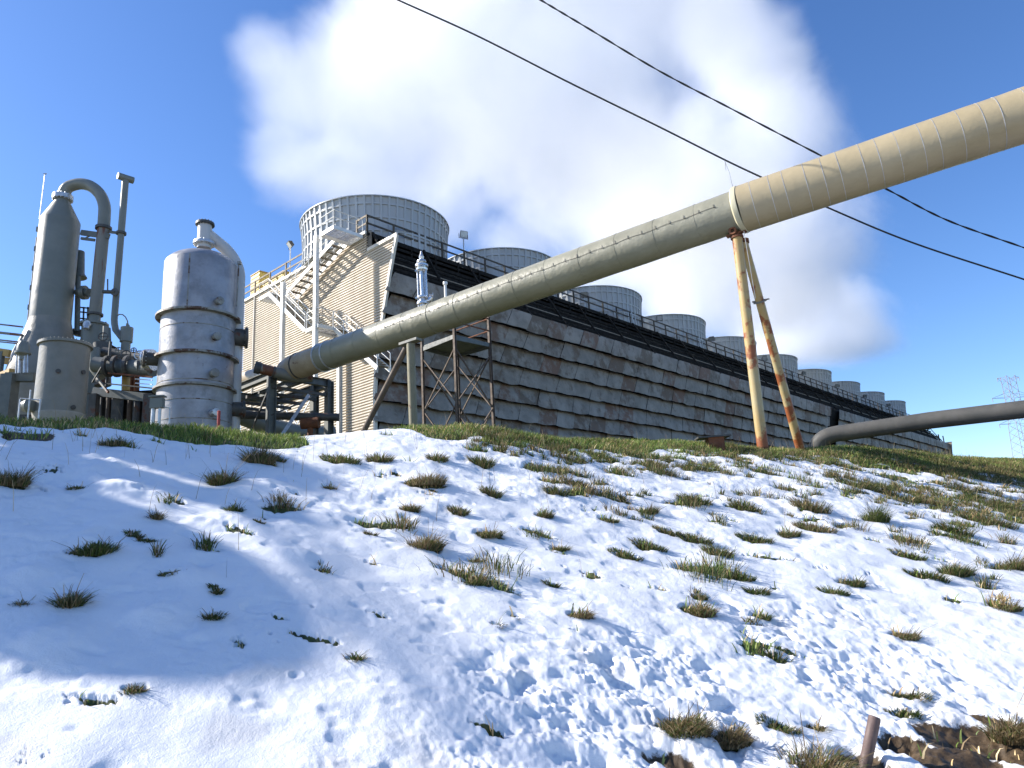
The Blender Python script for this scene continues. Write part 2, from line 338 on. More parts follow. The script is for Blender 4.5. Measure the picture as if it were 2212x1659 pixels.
def look_up(G, s, d):
    fi = np.clip((s-S0)/RS, 0, ns_-1.01); fj = np.clip((d-DD0)/RS, 0, nd_-1.01); i, j = fi.astype(int), fj.astype(int); a, b = fi-i, fj-j
    return (G[i, j]*(1-a)+G[i+1, j]*a)*(1-b)+(G[i, j+1]*(1-a)+G[i+1, j+1]*a)*b
def masks(x, y):
    s, d = sd(x, y); nz = fbm(x*5.3, y*5.3, 4, 15, .6); nz2 = fbm(x*14, y*14, 3, 16, .6)
    inside = (s > S0) & (s < S1_) & (d > DD0) & (d < DD1)
    g = np.where(inside, look_up(GM, s, d), 0)*(.30+.9*nz+.5*nz2); so = np.where(inside, look_up(SM, s, d), 0)*(.5+.9*nz)
    u = s*.80+d*.60; v = -s*.60+d*.80
    n1 = fbm(u*1.5+3, v*3.6, 5, 31, .6)
    b0_ = .10+.8*vnoise(s*.9, s*0, 3); band = 1-sst(d, b0_, b0_+.45+.9*vnoise(s*.7, s*0, 8))
    band = band*np.where((s > 3.9) & (s < 5.9), .2, 1.)
    dens = .08+.34*sst(s, 15, 23)*(1-sst(d, 1.6, 5))+.14*(1-sst(d, 1, 3.5))*sst(s, 5, 9)+.05*sst(s, 8, 14)*(1-sst(d, 3, 6))
    pat = sst(n1, .80-dens, .88-dens)
    g = np.maximum(g, np.where(d < 9, pat*(.35+.9*nz), 0)); g = np.maximum(g, band*(.45+.9*fbm(x*2, y*2, 4, 77)))
    cut = sst(d-1.1*vnoise(s*1.3, s*0, 41), 8.15, 8.6)*sst(s, 9.2, 10.6)                  # undercut toe of the bank, bottom right
    so = np.maximum(so, cut*(.25+1.0*fbm(x*2.2, y*2.2, 4, 55)))
    g = np.where(d < -1.2, np.maximum(g, .9), g)
    return np.clip(g, 0, 1), np.clip(so, 0, 1)
# boot prints and trodden snow
FP = []
for i in range(0):
    t = i/29; px = 620+t*860+RNG.normal(0, 30); py = 1620-t*190-40*math.sin(t*3)+RNG.normal(0, 26); FP.append((px, py, 9+5*RNG.random()))
for i in range(34):
    t = i/33; FP.append((1850+t*90+RNG.normal(0, 38), 1240+t*240+RNG.normal(0, 14), 8+4*RNG.random()))
for q in [(1270, 1440, 15), (1285, 1475, 16), (1380, 1415, 13), (1060, 1490, 16), (640, 1460, 13), (960, 1300, 15), (1440, 1470, 13), (1830, 1500, 15)]: FP.append(q)
FPS = [ground_hit(a, b)+(c,) for a, b, c in FP]
MND = [ground_hit(a, b)+(c,) for a, b, c in ((110, 1385, 120), (330, 1335, 90), (190, 1175, 95), (490, 1125, 110), (410, 1250, 80), (60, 1245, 90), (280, 1060, 120), (560, 1060, 120), (640, 1200, 90))]
def detail_h(x, y, g, so):
    m_ = 0
    for (mx_, my_, w) in MND: rr = w/F*math.hypot(mx_, my_)*.55; m_ = m_+.30*rr*np.exp(-((x-mx_)/rr)**2-((y-my_)/(rr*.8))**2)
    return detail_h0(x, y, g, so)+m_*(.6+.8*fbm(x*5, y*5, 3, 31))
def detail_h0(x, y, g, so):
    s, d = sd(x, y); r = np.hypot(x, y)
    near = 1-sst(r, 18, 30)
    h = .11*(fbm(x*.7, y*.7, 3, 21)-.5)+.05*(fbm(x*2.1, y*2.1, 3, 22)-.5)*near
    lump = sst(fbm(x*.6+9, y*.6, 3, 44), .40, .62)
    qz = .40+.60*(1-sst(d, 3, 6)); h = h+.035*(fbm(x*7, y*7, 4, 23)-.5)*near*(.35+lump)*qz+.010*(fbm(x*26, y*26, 2, 24)-.5)*near*(.2+lump)*qz
    lp2 = 1-sst(d, 4.5, 7); h = h+.10*(fbm(x*1.9+4, y*1.9, 3, 25)-.5)*lp2*near*sst(d, .2, 1)
    tz = sst(d+.6*(fbm(x*1.4, y*1.4, 3, 91)-.5)-np.interp(s, [1, 1.7, 3.3, 6.1, 12], [8.9, 8.3, 7.5, 6.9, 7.9]), -.1, .45)*sst(s, 1.2, 2.2)*(.22+.78*(1-sst(s, 6.5, 8.5)))*(.3+1.2*sst(fbm(x*1.7, y*1.7, 3, 93), .35, .6))          # churned snow along the bottom
    rough = fbm(x*6+1.5*fbm(x*3, y*3, 2, 60), y*6, 4, 61, .65); h = h+tz*.72*(.07*(rough-.5)-.05*sst(fbm(x*5, y*6.5, 2, 68), .55, .75)+.035*(fbm(x*11, y*14, 3, 66, .6)-.5)+.012*(vnoise(x*38, y*38, 67)-.5))*near
    for (fx, fy, w) in FPS:
        rr = w/F*math.hypot(fx, fy); q = ((x-fx)/(rr*1.0))**2+((y-fy)/(rr*1.25))**2
        mk = q < 6
        if mk.any():
            X_, Y_ = x[mk], y[mk]; q = q[mk]*(.35+1.3*fbm(X_*12, Y_*12, 2, 5)); h[mk] -= (.017*np.exp(-q*1.5)-.005*np.exp(-(q-1.6)**2*3))*(.2+1.5*vnoise(X_*8, Y_*8, 3))
    cover = np.maximum(sst(g, .3, .6), sst(so, .3, .6))
    h = h-.02*sst(fbm(x*3.1, y*4.2, 3, 29), .56, .74)*near
    h = h-cover*.045*near+sst(g, .5, .9)*.05*fbm(x*6, y*6, 3, 71)*near
    cut = sst(d-.9*vnoise(s*.9, s*0, 41), 8.5, 9.2)*sst(s, 9.5, 11)
    h = h-cut*.22+sst(so, .4, .7)*.16*(fbm(x*4, y*4, 4, 72)-.5)*near
    return h*np.where(d > 9.9, .35, 1)
def ground_z(x, y):
    x, y = np.atleast_1d(np.asarray(x, float)), np.atleast_1d(np.asarray(y, float))
    g, so = masks(x, y); return base_h(x, y)+detail_h(x, y, g, so)
def make_ground():
    th = np.concatenate([np.linspace(-180, -48, 60, endpoint=False), np.linspace(-48, 42, 1080, endpoint=False), np.linspace(42, 180, 60, endpoint=False)])*math.pi/180
    r = np.concatenate([[.5, 1.2, 2.0], np.geomspace(2.6, 30, 640), np.geomspace(31, 4500, 60)])
    TH, RR = np.meshgrid(th, r); x = RR*np.sin(TH); y = RR*np.cos(TH); n, k = len(r), len(th)
    g, so = masks(x, y); z = base_h(x, y)+detail_h(x, y, g, so)
    far = RR > 60
    s, d = sd(x, y)
    z = np.where((RR > 90) & (d < 0), PAD-.02*(RR-90)+np.where(RR > 300, 0, 0), z); z = np.maximum(z, -90)
    # the land dips behind the pad on the right, then a low rise far off
    V = np.stack([x, y, z], -1).reshape(-1, 3)
    i = np.arange(n-1)[:, None]*k; j = np.arange(k)[None, :]; j2 = (j+1) % k
    q = np.stack([i+j, i+j2, i+k+j2, i+k+j], -1).reshape(-1, 4)[:, ::-1]
    me = raw_mesh("ground", V, q.ravel(), np.arange(len(q))*4, True)
    ca = me.color_attributes.new("tint", 'FLOAT_COLOR', 'POINT')
    s, d = sd(x, y); dirty = sst(d, 9.2, 10.2)*.8*fbm(x*2, y*2, 3, 5)+.25*sst(fbm(x*2.5, y*2.5, 4, 88), .62, .75)*sst(d, 6.5, 8)
    ca.data.foreach_set("color", np.stack([g, so, dirty, np.ones_like(g)], -1).astype(np.float32).ravel())
    o = bpy.data.objects.new("ground", me); S.collection.objects.link(o); me.materials.append(M['ground']); tag(o, kind='structure')
    return o
make_ground()

# ------------------------------------------------------------------ cooling tower frame of reference
_a = R_(42.34); A = np.array([math.sin(_a), math.cos(_a), 0]); B = np.array([-A[1], A[0], 0]); O = P(858, 508, 40)
def T(a, b, z): return O+a*A+b*B+np.array([0, 0, z])
def onA(px, py, a):
    d = ray(px, py); o = np.array([0, 0, CZ])-O; q = o+(a-o@A)/(d@A)*d; return q@B, q[2]
def onB(px, py, b):
    d = ray(px, py); o = np.array([0, 0, CZ])-O; q = o+(b-o@B)/(d@B)*d; return q@A, q[2]
GZ = PAD-O[2]                                         # pad level in the tower's own heights
AX, BX, ZX = Vector(A), Vector(B), Vector((0, 0, 1)); TAX = (AX, BX, ZX)
DZ, DB, DW, DL = 1.40, 3.15, 17.2, 138.0              # deck level, deck edge, far deck edge, deck length
tower = thing('cooling_tower', 'long brown and grey cooling tower with a row of ribbed fan stacks on its roof', 'cooling tower', T(0, 9, GZ))
def tb(z):                                            # edge of the flared end plate
    return float(np.interp(z, [-17.3, -11.5, -9.4, -7.0, -2.28, 0], [2.35, 2.35, 2.35, 2.12, .75, 0]))
# end wall: real corrugation
def corrugated():
    mb = MB(); pitch = .178; zs = []; z = GZ
    while z < DZ:
        for dz, o in ((0, 0), (.080, 0), (.086, .095), (.170, .095)): zs.append((z+dz, o))
        z += pitch
    zs = [q for q in zs if q[0] < DZ]
    vs = []
    for z, o in zs:
        b0 = tb(min(z, 0)) if z < .03 else DB
        if -1.2 < z < .03: pass
        vs += [T(o, b0, z), T(o, 19.4, z)]
    fs = [(2*i, 2*i+1, 2*i+3, 2*i+2) for i in range(len(zs)-1)]
    mb.add(vs, fs); mb.build('end_wall', M['corrugated'], tower)
corrugated()
mb = MB()                                             # trim round the flare
zz = [GZ, -11.5, -9.4, -7.0, -2.28, 0.02]
for z0, z1 in zip(zz[:-1], zz[1:]):
    mb.hexa([T(a, tb(z)+o, z) for z in (z0, z1) for a, o in ((-.07, -.04), (-.07, .16), (.10, .16), (.10, -.04))])
mb.beam(T(-.012, 0, .06), T(-.012, 3.0, .06), .12, .22)
mb.build('corner_trim', M['trim'], tower)
mb = MB(); mb.beam(T(-.05, DB, DZ-.06), T(-.05, 19.4, DZ-.06), .12, .2); mb.beam(T(-.05, 17.6, GZ), T(-.05, 17.6, DZ), .1, .06, B); mb.build('wall_cap', M['trim'], tower)
mb = MB(); mb.beam(T(.35, DB+.1, -.6), T(.35, DB+.1, DZ+.1), .24); mb.build('corner_post', M['wood'], tower)
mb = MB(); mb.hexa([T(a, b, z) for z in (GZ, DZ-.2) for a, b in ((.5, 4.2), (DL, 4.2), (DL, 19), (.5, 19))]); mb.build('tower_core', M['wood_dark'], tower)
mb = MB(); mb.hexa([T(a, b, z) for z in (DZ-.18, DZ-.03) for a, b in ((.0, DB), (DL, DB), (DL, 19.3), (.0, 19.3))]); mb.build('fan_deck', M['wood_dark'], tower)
# dark louvre gallery between deck edge and the sheets
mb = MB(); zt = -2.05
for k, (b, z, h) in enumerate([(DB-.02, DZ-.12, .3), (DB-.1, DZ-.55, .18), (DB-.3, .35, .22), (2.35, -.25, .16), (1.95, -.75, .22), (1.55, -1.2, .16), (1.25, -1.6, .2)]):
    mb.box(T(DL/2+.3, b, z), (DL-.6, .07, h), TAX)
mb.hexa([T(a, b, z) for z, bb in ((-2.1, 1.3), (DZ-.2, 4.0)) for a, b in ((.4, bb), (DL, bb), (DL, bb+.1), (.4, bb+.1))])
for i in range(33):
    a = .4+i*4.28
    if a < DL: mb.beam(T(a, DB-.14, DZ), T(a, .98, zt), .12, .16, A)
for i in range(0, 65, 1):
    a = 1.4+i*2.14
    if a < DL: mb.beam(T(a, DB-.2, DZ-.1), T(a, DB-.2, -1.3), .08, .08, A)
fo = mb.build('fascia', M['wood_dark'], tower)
mb = MB()
for b, z in ((DB-.24, .12), (1.72, -.98)): mb.box(T(DL/2+.3, b, z), (DL-.8, .06, .07), TAX)
mb.build('fascia_rail', M['wood'], tower)
# sloping sheet panels
def louvre(name, a0, a1, ztop=-2.05):
    mb = MB(); rnd = random.Random(int(a0)+3); p = 1.305; row = 0; z = ztop
    off = {}
    while z > GZ-1:
        z1 = z-p; bt, bb = tb(z), tb(z1)
        
        a = a0; sh = (row % 2)*0; first = True; rowoff = rnd.uniform(-.05, .05)
        while a < a1-.05:
            e = min(a+2.137+rnd.uniform(-.03, .02), a1); n = 6; r = rnd.random()
            t = rnd.uniform(0, .2) if r < .40 else rnd.uniform(.2, .5) if r < .72 else rnd.uniform(.5, .9)
            t *= .72
            tint = (t, rnd.random()*(1 if t > .4 else .35), rnd.random()); sag = rnd.choice((-.02, .03, .06, .11)); tl = rnd.uniform(-.07, .07); wv = rnd.uniform(.5, 2.2); ph = rnd.uniform(0, 6)
            lap = .035*((int(a/2.137)+row) % 2)+rnd.uniform(0, .03)
            vs = []
            for k, (f, zz_, bo) in enumerate([(0, z+.10, .34), (.25, z-.28, .20+rnd.uniform(-.01, .03)), (.6, z-.75, .05), (.93, z1+.10, -.10), (1, z1+.03, -.13)]):
                for i in range(n+1):
                    u = i/n; w = math.sin(u*math.pi)
                    b = (bt+(bb-bt)*f)+bo-lap-w*.04*math.sin(f*3.1)
                    vs.append(T(a+(e-a)*u+ (f-.5)*-.85, b, zz_-((sag*w+.018*math.sin(u*9*wv+ph)) if f > .9 else 0)+tl*(u-.5)*(1 if f > .5 else 0)))
            fs = [(j*(n+1)+i, (j+1)*(n+1)+i, (j+1)*(n+1)+i+1, j*(n+1)+i+1) for j in range(4) for i in range(n)]
            mb.add(vs, fs, True, tint); a = e
        z = z1; row += 1
    return mb.build(name, M['louvre'], tower, sharp=50)
louvre('louvre_wall', .12, 74.9); louvre('louvre_wall', 78.2, 142.0, -2.05)
mb = MB()
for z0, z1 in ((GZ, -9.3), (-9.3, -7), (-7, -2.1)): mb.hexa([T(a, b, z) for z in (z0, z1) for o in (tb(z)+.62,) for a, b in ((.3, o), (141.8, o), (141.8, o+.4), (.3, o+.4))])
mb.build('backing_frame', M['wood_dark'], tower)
mb = MB(); mb.hexa([T(a, tb(z)+o, z) for z in (GZ, -1.7) for a, o in ((142.0, -.2), (142.15, -.2), (142.15, 4), (142.0, 4))]); mb.build('end_plate', M['wood'], tower)
# handrails along the deck, posts each 2.14 m
def rail(name, pts, mat, h=1.18, step=2.14, w=.11, thick=.05, parent=None, rails=(1.0, .55), posts=True):
    mb = MB()
    for p, q in zip(pts[:-1], pts[1:]):
        p, q = V3(p), V3(q); L = (q-p).length; n = max(1, round(L/step))
        for k in range(n+1):
            e = p+(q-p)*(k/n)
            if posts: mb.beam(e+Vector((0, 0, -.25)), e+Vector((0, 0, h+.04)), w, w, q-p)
        for f in rails: mb.beam(p+Vector((0, 0, h*f)), q+Vector((0, 0, h*f)), thick, w*1.1, (0, 0, 1))
    return mb.build(name, mat, parent)
rail('guard_rail', [T(.1, DB+.05, DZ), T(DL, DB+.05, DZ)], M['wood_shaded'], 1.2, 2.14, parent=tower)
rail('guard_rail', [T(.1, DB+.05, DZ), T(.1, 4.3, DZ)], M['wood'], 1.2, 1.2, parent=tower)
rail('guard_rail', [T(.1, 6.3, DZ), T(.1, 20.2, DZ)], M['wood'], 1.2, 2.3, parent=tower)
rail('guard_rail', [T(DL, DB, DZ), T(DL, 19, DZ)], M['wood'], 1.2, 2.3, parent=tower)
# fan stacks
def make_stack(k):
    a = 4.67+13.09*k; base = T(a, 8.42, DZ)
    H = 4.81-DZ; mb = MB(); seg = 128
    rr = lambda t: 5.16+.06*(1-t)**2+.20*max(0, (t-.35)/.65)**1.6
    pr = [(rr(i/12), H*i/12) for i in range(13)]
    mb.lathe(pr, base, seg)
    for zf in (.30, .58, .86):                        # ring ribs
        r = rr(zf); z = H*zf; mb.lathe([(r+.0, z-.08), (r+.08, z-.07), (r+.08, z+.07), (r+.0, z+.08)], base, seg, smooth=False)
    for i in range(60):
        t = (i+.5)/60*2*math.pi; u = Vector((math.cos(t), math.sin(t), 0)); v = Vector((-u.y, u.x, 0)); b0 = V3(base)
        vs = []
        for zf in (0, .2, .4, .6, .8, 1.0):
            r = rr(zf); c = b0+Vector((0, 0, H*zf)); vs += [c+u*(r-.02)-v*.085, c+u*(r+.10)-v*.07, c+u*(r+.10)+v*.07, c+u*(r-.02)+v*.085]
        fs = [(j*4+i2, j*4+i2+1, j*4+i2+5, j*4+i2+4) for j in range(5) for i2 in range(3)]
        mb.add(vs, fs)
    root = mb.build('fan_stack', M['stack'], tower)
    mb = MB(); mb.lathe([(5.36, H), (5.50, H), (5.50, H+.07), (5.30, H+.07), (5.30, H)], base, seg, smooth=False); rim = ('rim', mb, 'trim')
    inn = MB(); inn.lathe([(5.30, H+.02), (5.10, H*.6), (5.06, H*.2), (5.06, 0), (.6, 0), (.6, 1.0), (.02, 1.1)], base, 64)
    for nm, b_, mt in (('stack_rim', mb, 'stack'), ('stack_lining', inn, 'stack_in')):
        V = np.array(b_.v)-np.array(tower.location)
        me = bpy.data.meshes.new(nm); me.from_pydata(V.tolist(), [], b_.f); me.polygons.foreach_set("use_smooth", np.array(b_.sm, bool)); me.set_sharp_from_angle(angle=R_(35))
        o = bpy.data.objects.new(nm, me); S.collection.objects.link(o); me.materials.append(M[mt]); o.parent = root
    return root
st0 = make_stack(0)
for k in range(1, 10):
    c = copy_tree(st0, tower); c.location = Vector(A*13.09*k)
# flood lights on the deck edge
def floodlight(loc, az, h=2.6, tilt=25, label=''):
    t = thing('floodlight', label, 'floodlight', loc, 'floodlights on the cooling tower deck')
    p = np.array(loc); mb = MB(); mb.tube([p, p+[0, 0, h]], .045, 8); mb.build('pole', M['galv'], t)
    u = Vector((math.sin(R_(az)), math.cos(R_(az)), 0)); f = (u*math.cos(R_(tilt))-Vector((0, 0, 1))*math.sin(R_(tilt))).normalized(); s_ = Vector((u.y, -u.x, 0)); n = s_.cross(f)
    c = V3(p+[0, 0, h+.28]); mb = MB(); q = []
    for d_, w in ((-.16, .20), (.12, .30)):
        for i, j in ((-1, -1), (1, -1), (1, 1), (-1, 1)): q.append(c+f*d_+s_*i*w+n*j*w*.85)
    mb.hexa(q); mb.beam(c-s_*.36-Vector((0, 0, .3)), c-s_*.36+Vector((0, 0, .05)), .04); mb.beam(c+s_*.36-Vector((0, 0, .3)), c+s_*.36+Vector((0, 0, .05)), .04); mb.beam(c-s_*.38-Vector((0, 0, .3)), c+s_*.38-Vector((0, 0, .3)), .04)
    mb.build('lamp_head', M['steel_dark'], t)
    mb = MB(); e = c+f*.125; mb.hexa([e+f*k+s_*i*.26+n*j*.22 for k in (0, .012) for i, j in ((-1, -1), (1, -1), (1, 1), (-1, 1))]); mb.build('lens', M['galv'], t)
names = ['square floodlight on a pole on the dark deck railing, right of the biggest fan stack',
 'square floodlight beside the third fan stack, just under the olive pipe', 'square floodlight in front of the fourth fan stack', 'square floodlight in front of the fifth fan stack, left of the rusty leg',
 'square floodlight in front of the sixth fan stack, seen between the rusty legs', 'small floodlight in front of the seventh fan stack', 'small floodlight in front of the eighth fan stack', 'tiny floodlight in front of the ninth fan stack', 'tiny floodlight in front of the farthest fan stack']
for k, (a, h) in enumerate([(8.9, 2.35), (23.5, 1.1), (36, 1.55), (47.1, 1.5), (61, 1.5), (73.8, 1.5), (87, 1.5), (100, 1.5), (113, 1.5)]):
    floodlight(T(a, DB+.25, DZ), 150+(k*37) % 60, h, 15+(k*17) % 30, names[k])
floodlight(T(.25, onA(627, 560, .25)[0], DZ), 235, 2.35, 35, 'square floodlight on a pole at the left of the near end, behind the white stairs')
# small catwalk and braces at the far end
t = thing('end_stair', 'dark scaffold stair at the far end of the cooling tower', 'stair', T(143.5, 4, GZ))
mb = MB()
for b in (2.6, 5.6):
    for a in (142.6, 146.4): mb.beam(T(a, b, GZ), T(a, b, .2), .16)
mb.build('post', M['wood_dark'], t); mb = MB()
for i in range(5): mb.beam(T(142.6, 2.6, -1-i*3), T(146.4, 2.6, -2.6-i*3), .1, .3); mb.beam(T(142.6, 5.6, -1-i*3), T(146.4, 5.6, -2.6-i*3), .1, .3)
mb.build('stringer', M['wood_dark'], t)
# yellow cabinets on the deck
for (b0, b1, z1, lab) in ((17.9, 19.3, 3.55, 'tall sunlit yellow cabinet on the cooling tower deck behind the silver tank'), (14.2, 17.4, 2.35, 'low ochre cabinet on the deck, right of the tall yellow one')):
    c = T(.9, (b0+b1)/2, DZ); t = thing('yellow_cabinet', lab, 'cabinet', c)
    mb = MB(); mb.box(c+[0, 0, (z1-DZ)/2], (.9, b1-b0, z1-DZ), TAX)
    for i in range(int((z1-DZ)/.28)): mb.box(c-A*.46+[0, 0, .2+i*.28], (.05, (b1-b0)*.94, .12), TAX)
    mb.build('housing', M['yellow'], t)
    mb = MB(); mb.box(c+[0, 0, z1-DZ+.04], (1.0, b1-b0+.1, .07), TAX); mb.build('lid', M['yellow_old'], t)

# ------------------------------------------------------------------ white access stair on the end wall
AO, AI, AM = -2.25, -.25, -1.25                        # outer line, inner line, middle
st = thing('access_stair', 'white galvanised stair tower climbing the corrugated end of the cooling tower', 'stair', T(AO, 8, GZ))
LZ, MZ, TZ = -4.78, -.85, 1.22                         # lower, middle and upper landing levels
for a, b, z1 in ((AO, 5.36, TZ), (AO, 9.35, -.75), (-.35, 5.6, LZ-.1)):
    mb = MB(); mb.ibeam(T(a, b, GZ), T(a, b, z1), .26, .26, A) if a > -1 else mb.beam(T(a, b, GZ), T(a, b, z1), .27, .25, A); mb.build('column', M['white_paint'], st)
def landing(b0, b1, a0, a1, z, h=.24):
    mb = MB()
    for p, q in (((a0, b0), (a1, b0)), ((a0, b1), (a1, b1)), ((a0, b0), (a0, b1)), ((a1, b0), (a1, b1))):
        mb.beam(T(p[0], p[1], z-h/2), T(q[0], q[1], z-h/2), .06, h)
    mb.build('landing_frame', M['white_paint'], st)
    mb = MB(); n = int((b1-b0)/.06)
    for i in range(n): mb.beam(T(a0, b0+(i+.5)*(b1-b0)/n, z+.004), T(a1, b0+(i+.5)*(b1-b0)/n, z+.004), .012, .035)
    for i in range(6): mb.beam(T(a0+(a1-a0)*(i+.5)/6, b0, z-.016), T(a0+(a1-a0)*(i+.5)/6, b1, z-.016), .02, .02)
    mb.build('landing_grating', M['galv'], st)
landing(5.05, 6.45, AO, -.1, LZ); landing(11.3, 12.6, AO, -.15, MZ); landing(3.4, 4.9, AO, -.1, TZ)
def flight(a0, a1, b0, z0, b1, z1, hr=True, n=None):
    n = n or round(abs(z1-z0)/.2); mb = MB()
    for a in (a0, a1): mb.beam(T(a, b0, z0-.05), T(a, b1, z1-.05), .05, .27)
    mb.build('stringer', M['white_paint'], st)
    for i in range(1, n):
        f = i/n; mb = MB(); c = T((a0+a1)/2, b0+(b1-b0)*f, z0+(z1-z0)*f); w = abs(a1-a0)-.06
        mb.box(c, (w, .25, .03), TAX); mb.box(c+B*(.12*(-1 if b1 > b0 else 1))-[0, 0, .02], (w, .02, .05), TAX)
        mb.build('tread', M['rusty_tread'] if 'rusty_tread' in M else M['ring'], st)
    if hr:
        for a in (a0, a1):
            mb = MB(); L = 4
            for f in (1.0, .55):
                mb.tube([T(a, b0, z0+1.0*f), T(a, b1, z1+1.0*f)], .03, 8)
            for i in range(L+1):
                f = i/L; p = T(a, b0+(b1-b0)*f, z0+(z1-z0)*f); mb.tube([p, p+[0, 0, 1.0]], .028, 8)
            mb.build('handrail', M['white_paint'], st)
flight(AO, -1.35, 6.6, LZ, 11.35, MZ)
flight(-1.15, -.2, 11.3, MZ, 4.9, TZ)
flight(-1.15, -.2, 5.1, LZ, .6, LZ-3.6); 
def prail(pts, h=1.05):
    mb = MB()
    for p, q in zip(pts[:-1], pts[1:]):
        p, q = np.array(p), np.array(q); n = max(1, round(np.linalg.norm(q-p)/1.1))
        for f in (1, .55): mb.tube([p+[0, 0, h*f], q+[0, 0, h*f]], .03, 8)
        for i in range(n+1): e = p+(q-p)*i/n; mb.tube([e, e+[0, 0, h]], .028, 8)
    mb.build('handrail', M['white_paint'], st)
prail([T(AO, 5.05, LZ), T(-.15, 5.05, LZ)]); prail([T(AO, 5.05, LZ), T(AO, 6.4, LZ)])
prail([T(AO, 11.35, MZ), T(AO, 12.6, MZ), T(-.2, 12.6, MZ)])
prail([T(AO, 4.9, TZ), T(AO, 3.4, TZ), T(-.1, 3.4, TZ)])
mb = MB()
for b0, b1, z0, z1 in ((5.36, 9.35, -9, -12.5), (9.35, 5.36, -9, -12.5)): mb.beam(T(AO, b0, z0), T(AO, b1, z1), .06, .06)
mb.build('brace', M['galv'], st)

# ------------------------------------------------------------------ main pipeline
PL = np.array([(640, 793, 27.2), (738, 757, 25.0), (963, 679, 21.9), (1120, 622, 19.9), (1308, 561, 18.2), (1600, 453, 16.6)])
PR = np.array([(1600, 453, 16.6), (1900, 349, 15.2), (2212, 252, 14.0)])
pL = [P(*q) for q in PL]; pR = [P(*q) for q in PR]
def fitline(pts, fix):
    pts = np.array(pts); c = np.array(fix); d = pts-c; _, _, vt = np.linalg.svd(d); v = vt[0]; return v if v[0] > 0 else -v
J = P(1603, 452, 16.65); vL = fitline(pL[:-1], J); vR = fitline(pR[1:], J)
pipe = thing('steam_pipeline', 'long olive and tan lagged pipe crossing overhead from the tanks to the upper right', 'pipeline', P(1603, 452, 16.65))
def lpos(px, v):                                      # distance along the pipe whose centre is seen at column px
    lo, hi = -40, 40
    for _ in range(60):
        m_ = (lo+hi)/2; c = RC.T @ (J+v*m_-[0, 0, CZ]); x = CX+F*c[0]/c[2]
        if x < px: lo = m_
        else: hi = m_
    return lo
s0, s1, s2 = lpos(640, vL), lpos(697, vL), lpos(860, vL)
def seg_pipe(name, v, a, b, r, mat, wob=0., seg=40, n=None):
    n = n or max(2, int(abs(b-a)/.12)); mb = MB(); rr = [r+(wob*(vnoise(np.array(i*.31), np.array(3.)) - .5)) for i in range(n+1)]
    mb.tube([J+v*(a+(b-a)*i/n) for i in range(n+1)], [float(k) for k in rr], seg)
    return mb.build(name, M[mat], pipe, sharp=60)
seg_pipe('pipe_section', vL, s0-.1, s1, .50, 'lagging_brown')
seg_pipe('pipe_jacket', vL, s1, -.05, .53, 'lagging_green', .012)
mb = MB()                                             # dented bit above the shadow edge
seg_pipe('pipe_jacket', vR, -.03, 16, .60, 'lagging_tan', .008)
mb = MB(); xL, yL, dL = frame(vL); mb.lathe([(.52, -.14), (.56, -.13), (.612, -.09), (.616, -.02), (.612, .02), (.59, .03)], J, 48, vL); mb.build('joint_collar', M['cream'], pipe)
mb = MB()                                             # faint ring seams, ties and a line of hooks along the olive jacket
for i in range(24):
    s_ = -1.1-i*1.15
    if s_ > s1: mb.lathe([(.525, s_-.012), (.538, s_-.010), (.538, s_+.010), (.525, s_+.012)], J, 48, vL)
mb.build('seam_band', M['lagging_green'], pipe)
mb = MB(); up_ = Vector(np.cross(vL, [0, 0, 1])).normalized(); cam_side = -up_ if (-up_).y < 0 else up_; top_ = V3(vL).cross(cam_side); top_ = top_ if top_.z > 0 else -top_
for i in range(34):
    s_ = -.55-i*.40
    if s_ > s2-.5:
        for sgn in (1,):
            d = (cam_side*math.cos(R_(15))+top_*math.sin(R_(15))); d2 = (cam_side*math.cos(R_(4))+top_*math.sin(R_(4)))
            c = V3(J+vL*s_); mb.tube([c+d*.545, c+d2*.552], .007, 5); mb.tube([c+d2*.552, c+d2*.552+V3(vL)*.07], .006, 5)
mb.build('lacing_hook', M['steel_dark'], pipe)
mb = MB(); 
pts = []
for i in range(60):
    s_ = -.5-i*.22
    if s_ > s2-.3: pts.append(V3(J+vL*s_)+(cam_side*math.cos(R_(5+1.5*math.sin(i*1.3)))+top_*math.sin(R_(5+1.5*math.sin(i*1.3))))*.541)
mb.tube(pts, .005, 5); mb.build('lacing_wire', M['steel_dark'], pipe)
for i in range(30):
    mb = MB(); s_ = .32+i*.41+.05*math.sin(i*2.3); mb.lathe([(.595, s_-.006), (.604, s_-.005), (.604, s_+.005), (.595, s_+.006)], J, 48, vR+np.array([0, 0, .0])); mb.build('steel_band', M['galv'], pipe)
for i, s_ in enumerate((s1, s1+.45, s0+.2)):
    mb = MB(); r_ = .53 if i < 2 else .50; mb.lathe([(r_-.005, s_-.03), (r_+.025, s_-.025), (r_+.025, s_+.025), (r_-.005, s_+.03)], J, 40, vL); mb.build('clamp_band', M['galv' if i < 2 else 'steel_dark'], pipe)
